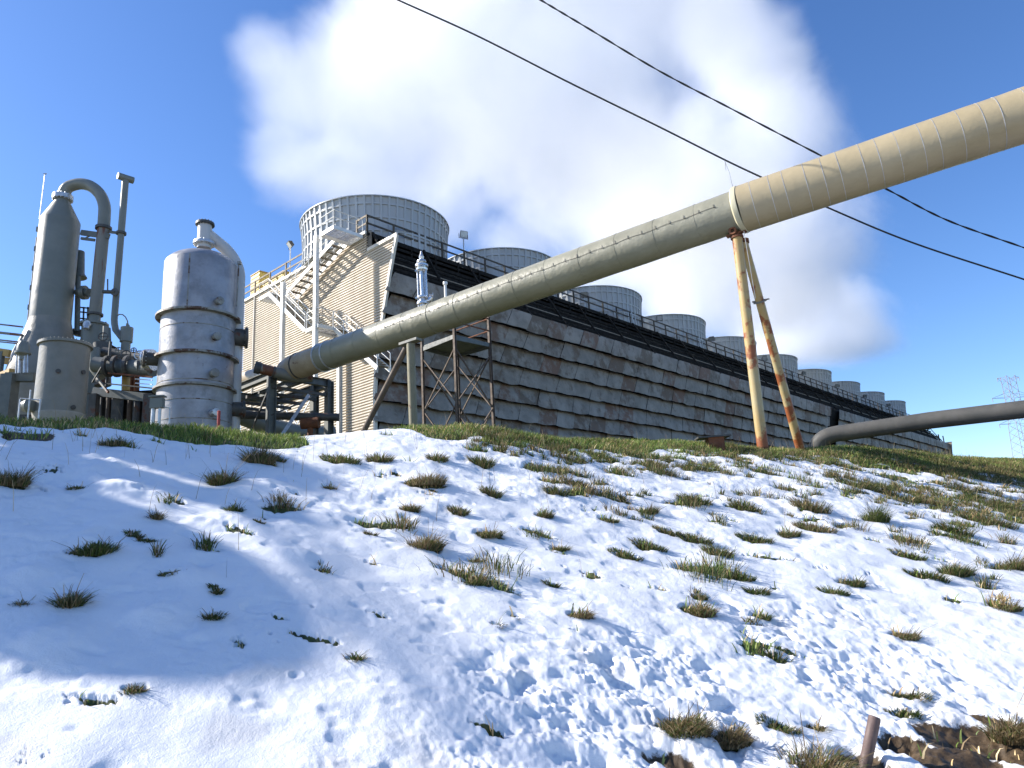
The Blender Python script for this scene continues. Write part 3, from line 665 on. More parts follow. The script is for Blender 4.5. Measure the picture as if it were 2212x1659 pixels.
# left end: reducer, thinner line going behind the tank, capped branch
E0 = J+vL*(s0-.1)
mb = MB(); e1 = P(600, 803, 29.5); e2 = P(521, 818, 33.5); e3 = P(430, 838, 38)
mb.tube([E0, E0-vL*.8, e1, e2, e3], [.50, .36, .34, .33, .33], 28); mb.build('reducer', M['lagging_brown'], pipe, sharp=60)
mb = MB(); q0 = P(551, 793, 25.6); q1 = P(590, 803, 25.9); q2 = P(640, 815, 26.6); q3 = P(672, 812, 26.9)
mb.tube([q0+(q1-q0)*.1, q1, q2, q3], [.20, .20, .21, .25], 24); mb.build('capped_branch', M['rusty_pipe'], pipe)
dq = (q1-q0)/np.linalg.norm(q1-q0); mb = MB(); mb.lathe([(.0, -.02), (.20, -.02), (.23, .0), (.235, .16), (.21, .2), (.0, .2)], q0, 24, dq); mb.lathe([(.2, .65), (.225, .66), (.225, .72), (.2, .73)], q0, 24, dq); mb.build('cap', M['steel_dark'], pipe)
mb = MB(); c = P(628, 790, 26.3); mb.tube([c+[math.cos(t)*.28, 0, math.sin(t)*.36] for t in np.linspace(-.5, 3.3, 14)], .018, 6); mb.build('lifting_loop', M['steel_dark'], pipe)
# small stub on top
sp_ = J+vL*lpos(964, vL); mb = MB(); mb.tube([sp_+[0, 0, .45], sp_+[0, 0, 1.05]], .045, 10); mb.lathe([(.0, 1.12), (.075, 1.12), (.075, 1.03), (0, 1.03)], sp_, 12); mb.build('vent_stub', M['white_paint'], pipe)
# polished relief valve on the pipe
vb = J+vL*lpos(914, vL)+np.array([0, 0, .5]); vt = thing('relief_valve', 'tall polished steel relief valve standing on the olive pipe', 'valve', vb)
mb = MB(); mb.lathe([(.10, -.1), (.10, .12), (.2, .13), (.2, .2), (.12, .21), (.11, .34), (.19, .35), (.19, .41), (.09, .42)], vb, 20); mb.tube([vb+[0, 0, .22], vb+[.26, -.05, .24]], .07, 12); mb.tube([vb+[.24, -.05, .24], vb+[.32, -.05, .34]], [.1, .1], 12); mb.build('valve_body', M['chrome'], vt)
mb = MB(); mb.tube([vb+[.24, -.1, .42], vb+[.38, -.1, .40]], .025, 8); mb.lathe([(.09, 0), (.09, .02)], vb+np.array([.36, -.1, .4]), 14, (1, 0, 0)); mb.build('hand_wheel', M['chrome'], vt)
for dx, dy, r_ in ((-.13, 0, .028), (.0, -.02, .065), (.10, .05, .05), (.16, -.04, .03)):
    mb = MB(); mb.tube([vb+[dx, dy, .4 if dx > -.1 else -.35], vb+[dx-.02, dy, 1.38]], r_, 12); mb.build('tube', M['chrome'], vt)
mb = MB(); mb.lathe([(.0, 1.36), (.19, 1.36), (.2, 1.42), (.15, 1.46), (.22, 1.50), (.22, 1.56), (.12, 1.6), (.16, 1.66), (.15, 1.72), (.07, 1.78), (.09, 1.86), (.05, 1.95), (.02, 2.08), (0, 2.08)], vb, 20); mb.tube([vb+[-.2, 0, 1.52], vb+[-.12, 0, 1.74]], .025, 8); mb.tube([vb+[.1, 0, 1.62], vb+[.22, 0, 1.5]], .025, 8)
mb.build('bonnet', M['chrome'], vt)
mb = MB(); mb.box(vb+[-.03, 0, .36], (.42, .1, .05)); mb.box(vb+[-.03, 0, 1.34], (.40, .1, .04)); mb.build('bracket', M['chrome'], vt)

# ------------------------------------------------------------------ pipe supports
def gz(p): return float(ground_z(p[0], p[1])[0])
top = P(1592, 512, 16.75); g1 = P(1650, 985, 17.35); g2 = P(1733, 985, 19.2)
sup = thing('pipe_support', 'rusty yellow two legged support under the tan end of the pipe', 'support', (top[0], top[1], gz(top)))
mb = MB(); mb.tube([g1+(g1-top)*.06, top], [.135, .125], 24); mb.build('leg', M['leg_paint'], sup)
t2 = P(1606, 522, 17.0); mb = MB(); mb.tube([g2+(g2-t2)*.06, t2], [.12, .105], 24); mb.build('leg', M['leg_paint'], sup)
for g, t_, r_ in ((g1, top, .142), (g2, t2, .127)):
    mb = MB(); d = (t_-g)/np.linalg.norm(t_-g); mb.tube([g-d*.15, g+d*.22], r_, 24); mb.build('rusted_foot', M['rust'], sup)
mb = MB(); mb.lathe([(.0, -.04), (.16, -.04), (.16, .02), (0, .02)], top, 20); mb.box(top+[0, 0, .09], (.5, .12, .05), (V3(vL), V3(vL).cross(ZX).normalized(), ZX)); mb.lathe([(.05, -.04), (.10, -.04), (.10, .04), (.05, .04)], top+np.array([-.12, -.1, .13]), 16, np.cross(vL, [0, 0, 1]), closed=True)
mb.lathe([(.03, 0), (.14, 0), (.14, .1), (.03, .1)], t2-np.array([0, 0, .05]), 16); mb.build('saddle', M['rust'], sup)
mb = MB(); c = t2+(g2-t2)*.27; d = (g2-t2)/np.linalg.norm(g2-t2); mb.lathe([(.11, -.02), (.17, -.02), (.17, .02), (.11, .02)], c, 18, d); mb.beam(c+[-.2, 0, 0], c+[.25, 0, .06], .03, .03); mb.build('clamp', M['rusty_pipe'], sup)
mb = MB(); mb.tube([P(1607, 500, 16.4), P(1632, 645, 16.8)], .008, 5); mb.build('guy_wire', M['galv'], sup)
b0 = P(893, 960, 20.9); tp = P(887, 742, 21.6); b0[2] = min(b0[2], tp[2]-3)
sup2 = thing('pipe_support', 'weathered straight post with a rusty raking brace under the shaded olive pipe', 'support', (tp[0], tp[1], PAD))
base2 = np.array([P(896, 990, 21.9)[0], 21.9, PAD-.2]); mb = MB(); mb.tube([base2, tp], .135, 20); mb.build('leg', M['leg_shaded'] if 'leg_shaded' in M else M['leg_paint'], sup2)
br = P(877, 752, 21.7); br2 = P(789, 925, 22.6); br3 = br+(br2-br)*1.5; mb = MB(); mb.tube([br, br3], .095, 18); mb.build('brace', M['rust2'], sup2)
mb = MB(); mb.box(tp+[0, 0, .05], (.75, .3, .08), (V3(vL), V3(vL).cross(ZX).normalized(), ZX)); mb.build('saddle', M['rusty_pipe'], sup2)

# ------------------------------------------------------------------ lattice platform tower behind the pipe
c0 = P(972, 800, 26.0); ctr = np.array([P(985, 745, 26.6)[0], 26.6, 0]); hw = .93
ztop = P(972, 745, 26.6)[2]
pt = thing('platform_tower', 'rusty braced platform tower under the pipe, in front of the louvre wall', 'tower', (ctr[0], ctr[1], PAD))
def C4(i, j, z): return np.array([ctr[0], ctr[1], 0])+A*i*hw+B*j*hw+np.array([0, 0, z])
cor = [(-1, -1), (1, -1), (1, 1), (-1, 1)]
for k, (i, j) in enumerate(cor):
    mb = MB(); mb.ibeam(C4(i, j, PAD), C4(i, j, ztop+(1.1 if k in (0, 1) else .6)), .10, .10, A); mb.build('leg', M['rust2'] if 'rust2' in M else M['rusty_pipe'], pt)
mb = MB()
for k in range(4):
    p, q = cor[k], cor[(k+1) % 4]; mb.beam(C4(*p, ztop-.14), C4(*q, ztop-.08), .05, .16)
mb.hexa([C4(i, j, z) for z in (ztop-.06, ztop) for i, j in cor]); mb.build('deck', M['frame'], pt)
mb = MB()
for k in range(4):
    p, q = cor[k], cor[(k+1) % 4]
    for z0, z1 in ((ztop-.5, ztop-2.6), (ztop-2.6, ztop-4.7)): mb.beam(C4(*p, z0), C4(*q, z1), .045, .045); mb.beam(C4(*q, z0), C4(*p, z1), .045, .045)
mb.build('bracing', M['rust2'], pt)
mb = MB()
for k in (0, 1): p, q = cor[k], cor[(k+1) % 4]; mb.tube([C4(*p, ztop+1), C4(*q, ztop+1)], .03, 8); mb.tube([C4(*p, ztop+.5), C4(*q, ztop+.5)], .03, 8)
mb.build('guard_rail', M['rust'], pt)

# ------------------------------------------------------------------ lower dark pipe on the right
lp = thing('ground_pipe', 'dark pipe rising from the bank and bending off to the right edge', 'pipeline', P(1762, 985, 21.5))
k0, k1, k2, k3 = P(1768, 1010, 21.3), P(1764, 972, 21.3), P(1781, 943, 21.2), P(1830, 934, 20.9)
pts = [k0, k1]
for t in np.linspace(0, 1, 9)[1:]: pts.append((1-t)**2*k1+2*t*(1-t)*P(1766, 938, 21.25)+t*t*k3)
pts += [P(2010, 908, 19.7), P(2212, 884, 18.5), P(2520, 848, 16.8)]
mb = MB(); mb.tube(pts, .235, 28); mb.build('pipe', M['black_pipe'], lp, sharp=60)

# ------------------------------------------------------------------ overhead cables
def cable(name, pts, Y0, Y1, r, label, twist=False, x0=860, x1=2212):
    q = []
    for x, y in pts:
        f = (x-x0)/(x1-x0); Y = 1/((1-f)/Y0+f/Y1); q.append(P(x, y, Y))
    q = [q[0]*2-q[1]]+q+[q[-1]*2-q[-2]]; out = []
    for i in range(1, len(q)-2):
        for t in np.linspace(0, 1, 24, endpoint=False):
            out.append(.5*((2*q[i])+(-q[i-1]+q[i+1])*t+(2*q[i-1]-5*q[i]+4*q[i+1]-q[i+2])*t*t+(-q[i-1]+3*q[i]-3*q[i+1]+q[i+2])*t**3))
    d = out[-1]-out[-2]; out = [out[0]-(out[1]-out[0])*60]+out+[out[-1]+d*60]
    mb = MB()
    if twist:
        L = [0]; 
        dense = []
        for a_, b_ in zip(out[:-1], out[1:]):
            n = max(1, int(np.linalg.norm(b_-a_)/.09)); dense += [a_+(b_-a_)*i/n for i in range(n)]
        for ph in (0, math.pi):
            mb.tube([p+r*.75*np.array([.5*math.cos(i*.5+ph), -.6*math.cos(i*.5+ph), math.sin(i*.5+ph)]) for i, p in enumerate(dense)], r*.72, 6)
    else: mb.tube(out, r, 8)
    o = mb.build(name, M['cable'], None, loc=out[len(out)//2], sharp=80); return tag(o, label, 'cable'), out
c1, _ = cable('overhead_cable', [(860, 0), (1032, 78), (1227, 177), (1422, 273), (1562, 343.5), (1641, 381), (1785, 447), (1968, 523), (2212, 603.5)], 16.2, 17.8, .023, 'smooth black overhead cable, the lower of the two crossing the steam')
cable('twisted_cable', [(1168, 0), (1266, 58.5), (1422, 152), (1578, 234), (1765.6, 332), (1918, 410), (2047, 476), (2212, 535)], 16.0, 17.9, .020, 'twisted black overhead cable, the upper one running to the right edge', True)
hang = P(1564, 344, 16.98); mb = MB(); e_ = P(1583, 406, 16.75); mb.tube([hang, (hang+e_)/2+[.03, 0, .02], e_], .005, 5); mb.tube([hang+[.02, 0, 0], (hang+e_)/2+[-.05, 0, .1]], .005, 5)
tag(mb.build('hanging_wire', M['steel_dark'], None, loc=hang), 'thin loose wire hanging from the lower cable above the pipe joint', 'wire')

# ------------------------------------------------------------------ far transmission pylon
pyY = 300; pb = P(2200, 1030, pyY); pz = lambda y: P(2190, y, pyY)[2]; py_ = thing('transmission_pylon', 'faint far lattice transmission pylon at the right edge', 'pylon', pb)
zb, zt_ = pz(1040), pz(812); mb = MB(); cxp = lambda z: P(2203, 1030, pyY)[0]+(P(2184, 812, pyY)[0]-P(2203, 1030, pyY)[0])*0+(-1.0)*0
cc = np.array([P(2196, 900, pyY)[0], pyY, 0]); Hh = zt_-zb
def hwid(z): f = (z-zb)/Hh; return 3.6*(1-f)+1.6*f if f < .6 else 1.9
n = 13; 
for k in range(n):
    za, zc = zb+Hh*k/n, zb+Hh*(k+1)/n; wa, wc = hwid(za), hwid(zc)
    for i, j in cor:
        mb.beam(cc+[i*wa, j*wa, za], cc+[i*wc, j*wc, zc], .14)
    for k2 in range(4):
        p, q = cor[k2], cor[(k2+1) % 4]
        mb.beam(cc+[p[0]*wa, p[1]*wa, za], cc+[q[0]*wc, q[1]*wc, zc], .07); mb.beam(cc+[q[0]*wa, q[1]*wa, za], cc+[p[0]*wc, p[1]*wc, zc], .07)
mb.build('mast', M['lattice'], py_)
for y_, w_ in ((815, 4.6), (858, 8.6), (915, 8.0)):
    z = pz(y_)
    for sgn in (-1, 1):
        mb = MB(); tip = cc+[sgn*w_, 0, z]
        for j in (-1, 1): mb.beam(cc+[sgn*1.8, j*1.8, z], tip, .11); mb.beam(cc+[sgn*1.8, j*1.8, z+2.2 if y_ > 820 else z-1.5], tip, .09)
        mb.beam(tip, tip-np.array([0, 0, 1.6]), .15)
        mb.build('cross_arm', M['lattice'], py_)

# ------------------------------------------------------------------ vessels and pipework on the left
def Q(cx_, cy_): return .3656*cx_, 339.6+.3656*cy_     # close-up coordinates -> frame units
def PQ(x, y, Y): return P(*Q(x, y), Y)
def rad(wpx, px, Y): c = 1/math.sqrt(1+((px-CX)/F)**2); return wpx*Y*c/(2*F)
# silver tank
TY = 25.4; bx = P(418, 925, TY); tankc = np.array([bx[0], TY, 0]); tr_ = rad(172, 425, TY)
def zt(cy_, Y=TY-tr_, cx_=1180): return PQ(cx_, cy_, Y)[2]
tank = thing('silver_tank', 'tall silver clad tank with a domed top, stiffening rings and round portholes', 'tank', (tankc[0], TY, PAD))
zs_, z1, z2, z3 = zt(540), zt(885), zt(1135), zt(1325)
mb = MB(); dh = .50; prof = [(0.001, zs_-.14+dh)]+[(tr_*q, zs_-.14+dh*(1-q**3.2)**.8) for q in (.2, .4, .55, .7, .8, .88, .94, .975, .993)]+[(tr_, zs_-.14), (tr_, z1), (tr_, z2), (tr_*1.0, z3), (tr_, PAD-.1)]
mb.lathe(prof, tankc, 96); mb.build('shell', M['silver'], tank)
for z, w, h in ((z1, .19, .08), (z2, .17, .08), (z3, .13, .08)):
    mb = MB(); mb.lathe([(tr_-.01, z-h), (tr_+w, z-h*.8), (tr_+w, z+h*.2), (tr_-.01, z+h*.4)], tankc, 96, smooth=False); mb.build('stiffening_ring', M['ring'], tank)
for cy_ in (972, 1300, 1418, 1532): z = zt(cy_); mb = MB(); mb.lathe([(tr_, z-.02), (tr_+.012, z-.015), (tr_+.012, z+.015), (tr_, z+.02)], tankc, 96, smooth=False); mb.build('weld_seam', M['ring'], tank)
mb = MB()
for ang in (6,): 
    u = np.array([math.sin(R_(ang+22-22)), -math.cos(R_(ang)), 0]); c = tankc+u*(tr_+.002); v = Vector(np.cross(u, [0, 0, 1])); mb.box(c+[0, 0, (z1+zs_-.15)/2], (.05, .008, zs_-.15-z1), (v, V3(u), ZX))
mb.build('weld_seam', M['ring'], tank)
def side_point(cx_, cy_):                             # point of the tank shell seen at a close-up pixel
    d = ray(*Q(cx_, cy_)); o = np.array([0, 0, CZ])-tankc; a = d[0]**2+d[1]**2; b = 2*(o[0]*d[0]+o[1]*d[1]); c = o[0]**2+o[1]**2-tr_**2
    t = (-b-math.sqrt(max(b*b-4*a*c, 0)))/(2*a); p = np.array([0, 0, CZ])+t*d; n = (p-tankc)*[1, 1, 0]; return p, n/np.linalg.norm(n)
for x, y, r_, L_, mt in ((1283, 855, .15, .22, 'ring'), (1268, 1065, .15, .22, 'ring'), (1255, 1280, .16, .22, 'ring'), (1255, 1512, .15, .25, 'galv'), (1405, 1065, .42, .34, 'steel_dark'), (1395, 1490, .34, .3, 'steel_dark'), (930, 1195, .30, .45, 'steel_dark')):
    p, n = side_point(x, y); mb = MB(); mb.lathe([(r_*.8, -.2), (r_*.8, L_-.07), (r_, L_-.065), (r_, L_), (r_*.92, L_+.03), (0, L_+.05)], p, 24, n)
    o = mb.build('manhole' if r_ > .25 else 'nozzle', M[mt], tank, sharp=30)
    bl = MB(); x_, y_, d_ = frame(n)
    for k in range(12 if r_ > .25 else 8):
        t = k/(12 if r_ > .25 else 8)*2*math.pi; bl.tube([V3(p+n*(L_-.10))+(x_*math.cos(t)+y_*math.sin(t))*r_*.9, V3(p+n*(L_+.03))+(x_*math.cos(t)+y_*math.sin(t))*r_*.9], .018, 6)
    V = np.array(bl.v)-np.array(tank.location); me = bpy.data.meshes.new('bolt_ring'); me.from_pydata(V.tolist(), [], bl.f); bo = bpy.data.objects.new('bolt_ring', me); S.collection.objects.link(bo); me.materials.append(M['galv' if x < 1000 else 'ring']); bo.parent = o
nz = tankc+[0.05, 0, 0]; zn0, zn1 = zt(512, TY), zt(398, TY)
mb = MB(); mb.lathe([(.26, zn0-.2), (.26, zn1)], nz, 32); mb.build('top_nozzle', M['duct'], tank)
for z, mt, r_ in ((zn0, 'galv', .40), (zn1, 'steel_dark', .35)):
    mb = MB(); mb.lathe([(.0, z-.05), (r_, z-.05), (r_, z+.0), (r_-.01, z+.05), (0, z+.05)], nz, 32, smooth=False)
    for k in range(16): t = k/16*2*math.pi; mb.tube([nz+[math.cos(t)*(r_-.05), math.sin(t)*(r_-.05), z-.09], nz+[math.cos(t)*(r_-.05), math.sin(t)*(r_-.05), z+.09]], .02, 6)
    mb.build('flange', M[mt], tank)
d0 = nz+[.1, .1, zt(455, TY)]; d1 = PQ(1330, 540, TY+.5); d2 = PQ(1392, 610, TY+.7); d3 = PQ(1412, 700, TY+.7); d4 = PQ(1392, 1080, TY+.6); d4[:2] = d3[:2]; d5 = d4.copy(); d5[2] = PAD
pts = [d0, d1]
for t in np.linspace(0, 1, 10): pts.append((1-t)**2*(d1+(d2-d1)*.3)+2*t*(1-t)*(d2+(d2-d1)*.2)+t*t*d3)
mb = MB(); mb.tube(pts+[d4, d5], .235, 24); mb.build('side_duct', M['duct'], tank, sharp=60)
mb = MB(); p, n = side_point(1398, 640); p2, n2 = side_point(1385, 880); mb.tube([p+n*.08, p2+n*.08], .03, 8); mb.box(p+n*.1+[0, 0, .1], (.12, .12, .12)); mb.build('gauge_tube', M['ring'], tank)
# grey vessel with a flared foot
VY = 32.0; vx = PQ(270, 1200, VY); vc = np.array([PQ(330, 640, VY)[0], VY, 0]); vr = rad(99, 122, VY)
zz2 = lambda cy_, Y=VY-vr: PQ(360, cy_, Y)[2]
ves = thing('column_vessel', 'tall grey column vessel with a conical top and flared lower skirt', 'vessel', (vc[0], VY, PAD))
zA, zB, zC = zz2(325), zz2(925), zz2(1250); znk = zz2(262, VY)
mb = MB(); mb.lathe([(.33, znk+.35), (.33, znk), (vr*.98, zA), (vr, zA-.05), (vr, zB)], vc, 72); mb.build('upper_shell', M['grey_vessel'], ves)
mb = MB(); mb.lathe([(vr+.012, zB+.02), (vr+.012, zB-.05), (vr*1.15, zB-.6), (vr*1.55, zC+1.0), (vr*1.78, zC), (vr*1.78, zC-.3)], vc-np.array([.25, 0, 0])*0, 72); mb.build('flared_skirt', M['barrel'], ves)
mb = MB(); mb.lathe([(vr*1.3, zC-.3), (vr*1.3, PAD)], vc, 24); mb.build('support_drum', M['steel_dark'], ves)
mb = MB(); zf = zz2(240, VY); mb.lathe([(.2, zf-.12), (.46, zf-.12), (.46, zf+.1), (.2, zf+.1)], vc, 36, smooth=False)
for k in range(16): t = k/16*2*math.pi; mb.tube([vc+[math.cos(t)*.42, math.sin(t)*.42, zf-.17], vc+[math.cos(t)*.42, math.sin(t)*.42, zf+.15]], .025, 6)
mb.build('neck_flange', M['galv'], ves)
mb = MB()
for cy_ in range(430, 960, 115): p = PQ(215-(cy_-300)*.115, cy_, VY); mb.box([vc[0]-vr-.12, VY, p[2]], (.22, .2, .25))
mb.tube([[vc[0]-vr-.22, VY, zA-.8], [vc[0]-vr-.22, VY, zB]], .03, 8); mb.build('ladder_clip', M['rusty_pipe'], ves)
mb = MB(); a_ = PQ(240, 300, VY); a2 = PQ(266, 98, VY); mb.tube([a_-[0, 0, .6], a2], .02, 6); mb.box(a2, (.16, .05, .05)); mb.build('antenna', M['galv'], ves)
# gooseneck
gn = thing('gooseneck_pipe', 'thick grey pipe looping over from the column vessel top, rusty lower down', 'pipe', (PQ(560, 990, VY)[0], VY, PAD))
ctrl = [(376, 240), (382, 205), (402, 178), (440, 163), (482, 158), (528, 168), (570, 196), (600, 236), (617, 290), (617, 345), (612, 420)]
gp = [PQ(x, y, VY) for x, y in ctrl]; gp[0][0] = vc[0]; sm = []
for i in range(len(gp)-1):
    a0_, a1_, a2_, a3_ = gp[max(i-1, 0)], gp[i], gp[i+1], gp[min(i+2, len(gp)-1)]
    for t in np.linspace(0, 1, 5, endpoint=False): sm.append(.5*((2*a1_)+(-a0_+a2_)*t+(2*a0_-5*a1_+4*a2_-a3_)*t*t+(-a0_+3*a1_-3*a2_+a3_)*t**3))
sm.append(gp[-1]); gx = gp[-1][0]
gr = rad(85*.3656, 220, VY); mb = MB(); mb.tube(sm, gr, 28); mb.build('bend', M['grey_vessel'], gn, sharp=70)
low = PQ(575, 930, VY); top_g = gp[-1].copy(); bot = np.array([gx-.05, VY, low[2]])
mb = MB(); mb.tube([top_g, bot], gr*.98, 28); mb.build('riser', M['rusty_pipe'], gn)
mb = MB(); mb.lathe([(gr, -.07), (gr*1.32, -.07), (gr*1.32, .07), (gr, .07)], top_g, 28, smooth=False); mb.build('flange', M['steel_dark'], gn); mb = MB(); mb.lathe([(gr, -.05), (gr*1.25, -.05), (gr*1.25, .05), (gr, .05)], bot, 28, smooth=False); mb.build('flange', M['steel_dark'], gn)
mb = MB(); b2 = np.array([gx-.05, VY, PQ(570, 990, VY)[2]]); b3 = b2-[0, 0, 1.9]; mb.tube([bot, b2], gr*.9, 24); mb.lathe([(.2, -.05), (.62, -.05), (.62, .05), (.2, .05)], b2, 28); mb.tube([b2, b3, b3-[0, 0, 1.5]], [.52, .5, .42], 28); mb.tube([b3-[0, 0, 1.4], [b3[0], VY, PAD]], .3, 20)
for k in range(8): t = k/8*2*math.pi; mb.tube([b2+[math.cos(t)*.55, math.sin(t)*.55, -.12], b2+[math.cos(t)*.55, math.sin(t)*.55, .12]], .03, 6)
mb.build('lower_spool', M['grey_paint'], gn)
mb = MB(); mb.tube([b2+[.1, -.5, -.15], b2+[.1, -.72, -.18], b2+[.12, -.78, -.45]], .12, 10); mb.lathe([(.0, -.03), (.17, -.03), (.17, .03), (0, .03)], b2+[.1, -.72, -.2], 14, (0, 1, 0)); mb.build('side_valve', M['galv'], gn)
# slim vent stack
vn = thing('vent_stack', 'slim grey vent pipe with a tee shaped top, tallest of the left hand pipes', 'pipe', (PQ(690, 900, VY-.5)[0], VY-.5, PAD))
vt_, vm = PQ(736, 140, VY-.5), PQ(700, 955, VY-.5); X_ = PQ(704, 600, VY-.5)[0]; r_ = rad(46*.3656, 255, VY); mid = PQ(712, 450, VY-.5)
mb = MB(); mb.tube([[X_, VY-.5, vt_[2]], [X_, VY-.5, mid[2]]], r_*1.02, 18); mb.build('upper_pipe', M['grey_vessel'], vn)
bb = PQ(668, 960, VY-.5)[2]; e1 = np.array([X_+.10, VY-.5, bb-.5]); e2 = PQ(728, 1075, VY-.6)
mb = MB(); mb.tube([[X_, VY-.5, mid[2]], [X_, VY-.5, bb], [X_+.03, VY-.5, bb-.2], e1, e1+(e2-e1)*.5, e2], r_*.95, 18); mb.build('lower_pipe', M['grey_paint'], vn, sharp=70)
mb = MB(); mb.lathe([(r_, -.06), (r_*1.5, -.06), (r_*1.5, .06), (r_, .06)], [X_, VY-.5, mid[2]], 18); mb.build('flange', M['steel_dark'], vn)
mb = MB(); tt = np.array([X_, VY-.5, vt_[2]+.15]); mb.tube([tt+A*-.36, tt+A*.36], .17, 20); mb.build('tee', M['grey_vessel'], vn)
mb = MB(); cn = PQ(748, 1050, VY-.7); mb.tube([cn-[0, 0, .35], cn+[0, 0, .35]], .27, 20); mb.tube([cn-[0, 0, 1.3], cn-[0, 0, .35]], .2, 16); mb.tube([cn+[0, 0, .3], cn+[0, 0, .55]], .06, 8); mb.build('valve_bonnet', M['grey_vessel'], vn)
mb = MB(); mb.tube([PQ(x, y, VY-.7) for x, y in ((690, 940), (705, 928), (725, 930), (742, 945), (754, 970), (755, 1000))], .028, 8); mb.lathe([(0, -.08), (.08, -.05), (.08, .05), (0, .08)], PQ(755, 997, VY-.7), 10); mb.build('sense_line', M['rusty_pipe'], vn)
mb = MB(); w0, w1 = PQ(610, 795, VY-.9), PQ(680, 797, VY-.9); mb.tube([w0, w1], .09, 12); mb.lathe([(.0, -.05), (.19, -.05), (.19, .05), (0, .05)], w1, 16, (0, 1, 0)); mb.tube([PQ(636, 720, VY-.9), PQ(636, 790, VY-.9)], .03, 6); mb.build('bypass_valve', M['steel_dark'], vn)
# bracket arms between the vessel and the pipes
br_ = thing('pipe_bracket', 'grey steel arms bracing the gooseneck and vent pipe off the column vessel', 'bracket', PQ(560, 450, VY))
mb = MB(); mb.beam(PQ(480, 445, VY), PQ(645, 468, VY-.1), .12, .26); mb.beam(PQ(480, 480, VY), PQ(560, 490, VY), .1, .12); mb.beam(PQ(640, 440, VY), PQ(712, 450, VY-.3), .1, .12); mb.beam(PQ(505, 478, VY), PQ(560, 450, VY), .05, .05); mb.build('arm', M['frame'], br_)
# faded barrel vessel
BY = 26.0; brr = rad(122, 139, BY); bc = np.array([PQ(372, 1280, BY)[0], BY, 0]); zt_b, zb_b = PQ(385, 1070, BY-brr)[2], PQ(370, 1490, BY-brr)[2]
brl = thing('barrel_vessel', 'squat faded grey barrel vessel with a flat rim in front of the column', 'vessel', (bc[0], BY, PAD))
mb = MB(); mb.lathe([(brr*.96, zt_b), (brr*.96, zt_b-.6), (brr*.97, zt_b-1.6), (brr*.975, zb_b)], bc, 72); mb.build('shell', M['barrel'], brl)
mb = MB(); mb.lathe([(0, zt_b+.05), (brr*1.06, zt_b+.05), (brr*1.06, zt_b-.05), (brr*.95, zt_b-.07)], bc, 72, smooth=False)
for k in range(40): t = k/40*2*math.pi; mb.tube([bc+[math.cos(t)*brr*1.02, math.sin(t)*brr*1.02, zt_b+.03], bc+[math.cos(t)*brr*1.02, math.sin(t)*brr*1.02, zt_b+.09]], .02, 6)
mb.build('rim', M['barrel'], brl)
mb = MB(); mb.lathe([(brr*.99, zb_b+.03), (brr*.99, zb_b-.02), (brr*.80, zb_b-.75), (brr*.80, PAD)], bc, 60, smooth=False); mb.build('base_cone', M['concrete'], brl)
for cx_, cy_ in ((490, 1270), (430, 1478), (345, 1265)):
    d = ray(*Q(cx_, cy_)); o = np.array([0, 0, CZ])-bc; a = d[0]**2+d[1]**2; b = 2*(o[0]*d[0]+o[1]*d[1]); c = o[0]**2+o[1]**2-(brr*.97)**2; t = (-b-math.sqrt(max(b*b-4*a*c, 0)))/(2*a); p = np.array([0, 0, CZ])+t*d; n = (p-bc)*[1, 1, 0]; n /= np.linalg.norm(n)
    mb = MB(); mb.lathe([(.07, -.05), (.09, .05), (0, .06)], p, 14, n); mb.build('port', M['steel_dark'], brl)
# steel bents and platform at the far left
lf = thing('side_platform', 'ochre and grey steel platform at the left edge beside the column vessel', 'platform', P(20, 930, 29))
mb = MB()
for cx_, w, Y, top_y in ((62, .5, 28.5, 1285), (10, .2, 30, 1150)): p = PQ(cx_, top_y, Y); mb.beam([p[0], Y, PAD], p, w, w, (0, 1, 0))
mb.build('column', M['frame'], lf)
mb = MB(); mb.beam(PQ(-120, 1135, 30), PQ(58, 1160, 30), .16, .32); mb.build('beam', M['yellow_old'], lf)
mb = MB(); mb.beam(PQ(-120, 1190, 31), PQ(60, 1205, 31), .16, .3); mb.beam(PQ(-60, 1320, 30.5), PQ(70, 1270, 29), .22, .3); mb.beam(PQ(-90, 1390, 31), PQ(20, 1395, 31), .5, .8); mb.build('beam', M['yellow_old'], lf)
mb = MB(); mb.beam(PQ(40, 1300, 28.6), PQ(210, 1302, 28.6), .3, .36); mb.build('beam', M['frame'], lf)
mb = MB(); mb.hexa([PQ(x, y, Y) for x, y, Y in ((95, 1310, 29.5), (205, 1310, 29.5), (205, 1310, 30), (95, 1310, 30), )]+[PQ(x, y, Y) for x, y, Y in ((90, 1520, 29.5), (205, 1520, 29.5), (205, 1520, 30), (90, 1520, 30))]); mb.build('infill_wall', M['concrete'], lf)
mb = MB()
for y0, y1, w in ((985, 1003, .06), (1035, 1052, .1), (1078, 1095, .06), (1090, 1105, .05)): mb.beam(PQ(-150, y0-15, 31), PQ(135, y1, 31), w, w)
for x in (-100, -10, ): mb.beam(PQ(x, 985, 31), PQ(x-8, 1150, 31), .07, .07)
mb.build('guard_rail', M['rusty_pipe'], lf)
sg = thing('level_gauge', 'small upright sight glass with a rounded grey cap at the left', 'gauge', PQ(125, 1265, 28.2))
mb = MB(); c = PQ(137, 1135, 28.2); mb.lathe([(0, .38), (.16, .33), (.24, .15), (.24, -.1), (.3, -.12), (.3, -.2), (.12, -.3), (.12, -.45), (0, -.45)], c, 20); mb.build('cap', M['grey_vessel'], sg)
mb = MB(); e = PQ(128, 1275, 28.2)
for dx in (-.24, -.1, .12, .24): mb.tube([[c[0]+dx*.9-.02, c[1], c[2]-.2], [e[0]+dx, e[1], e[2]]], .03 if abs(dx) > .2 else .06, 8)
mb.build('tube', M['galv'], sg)
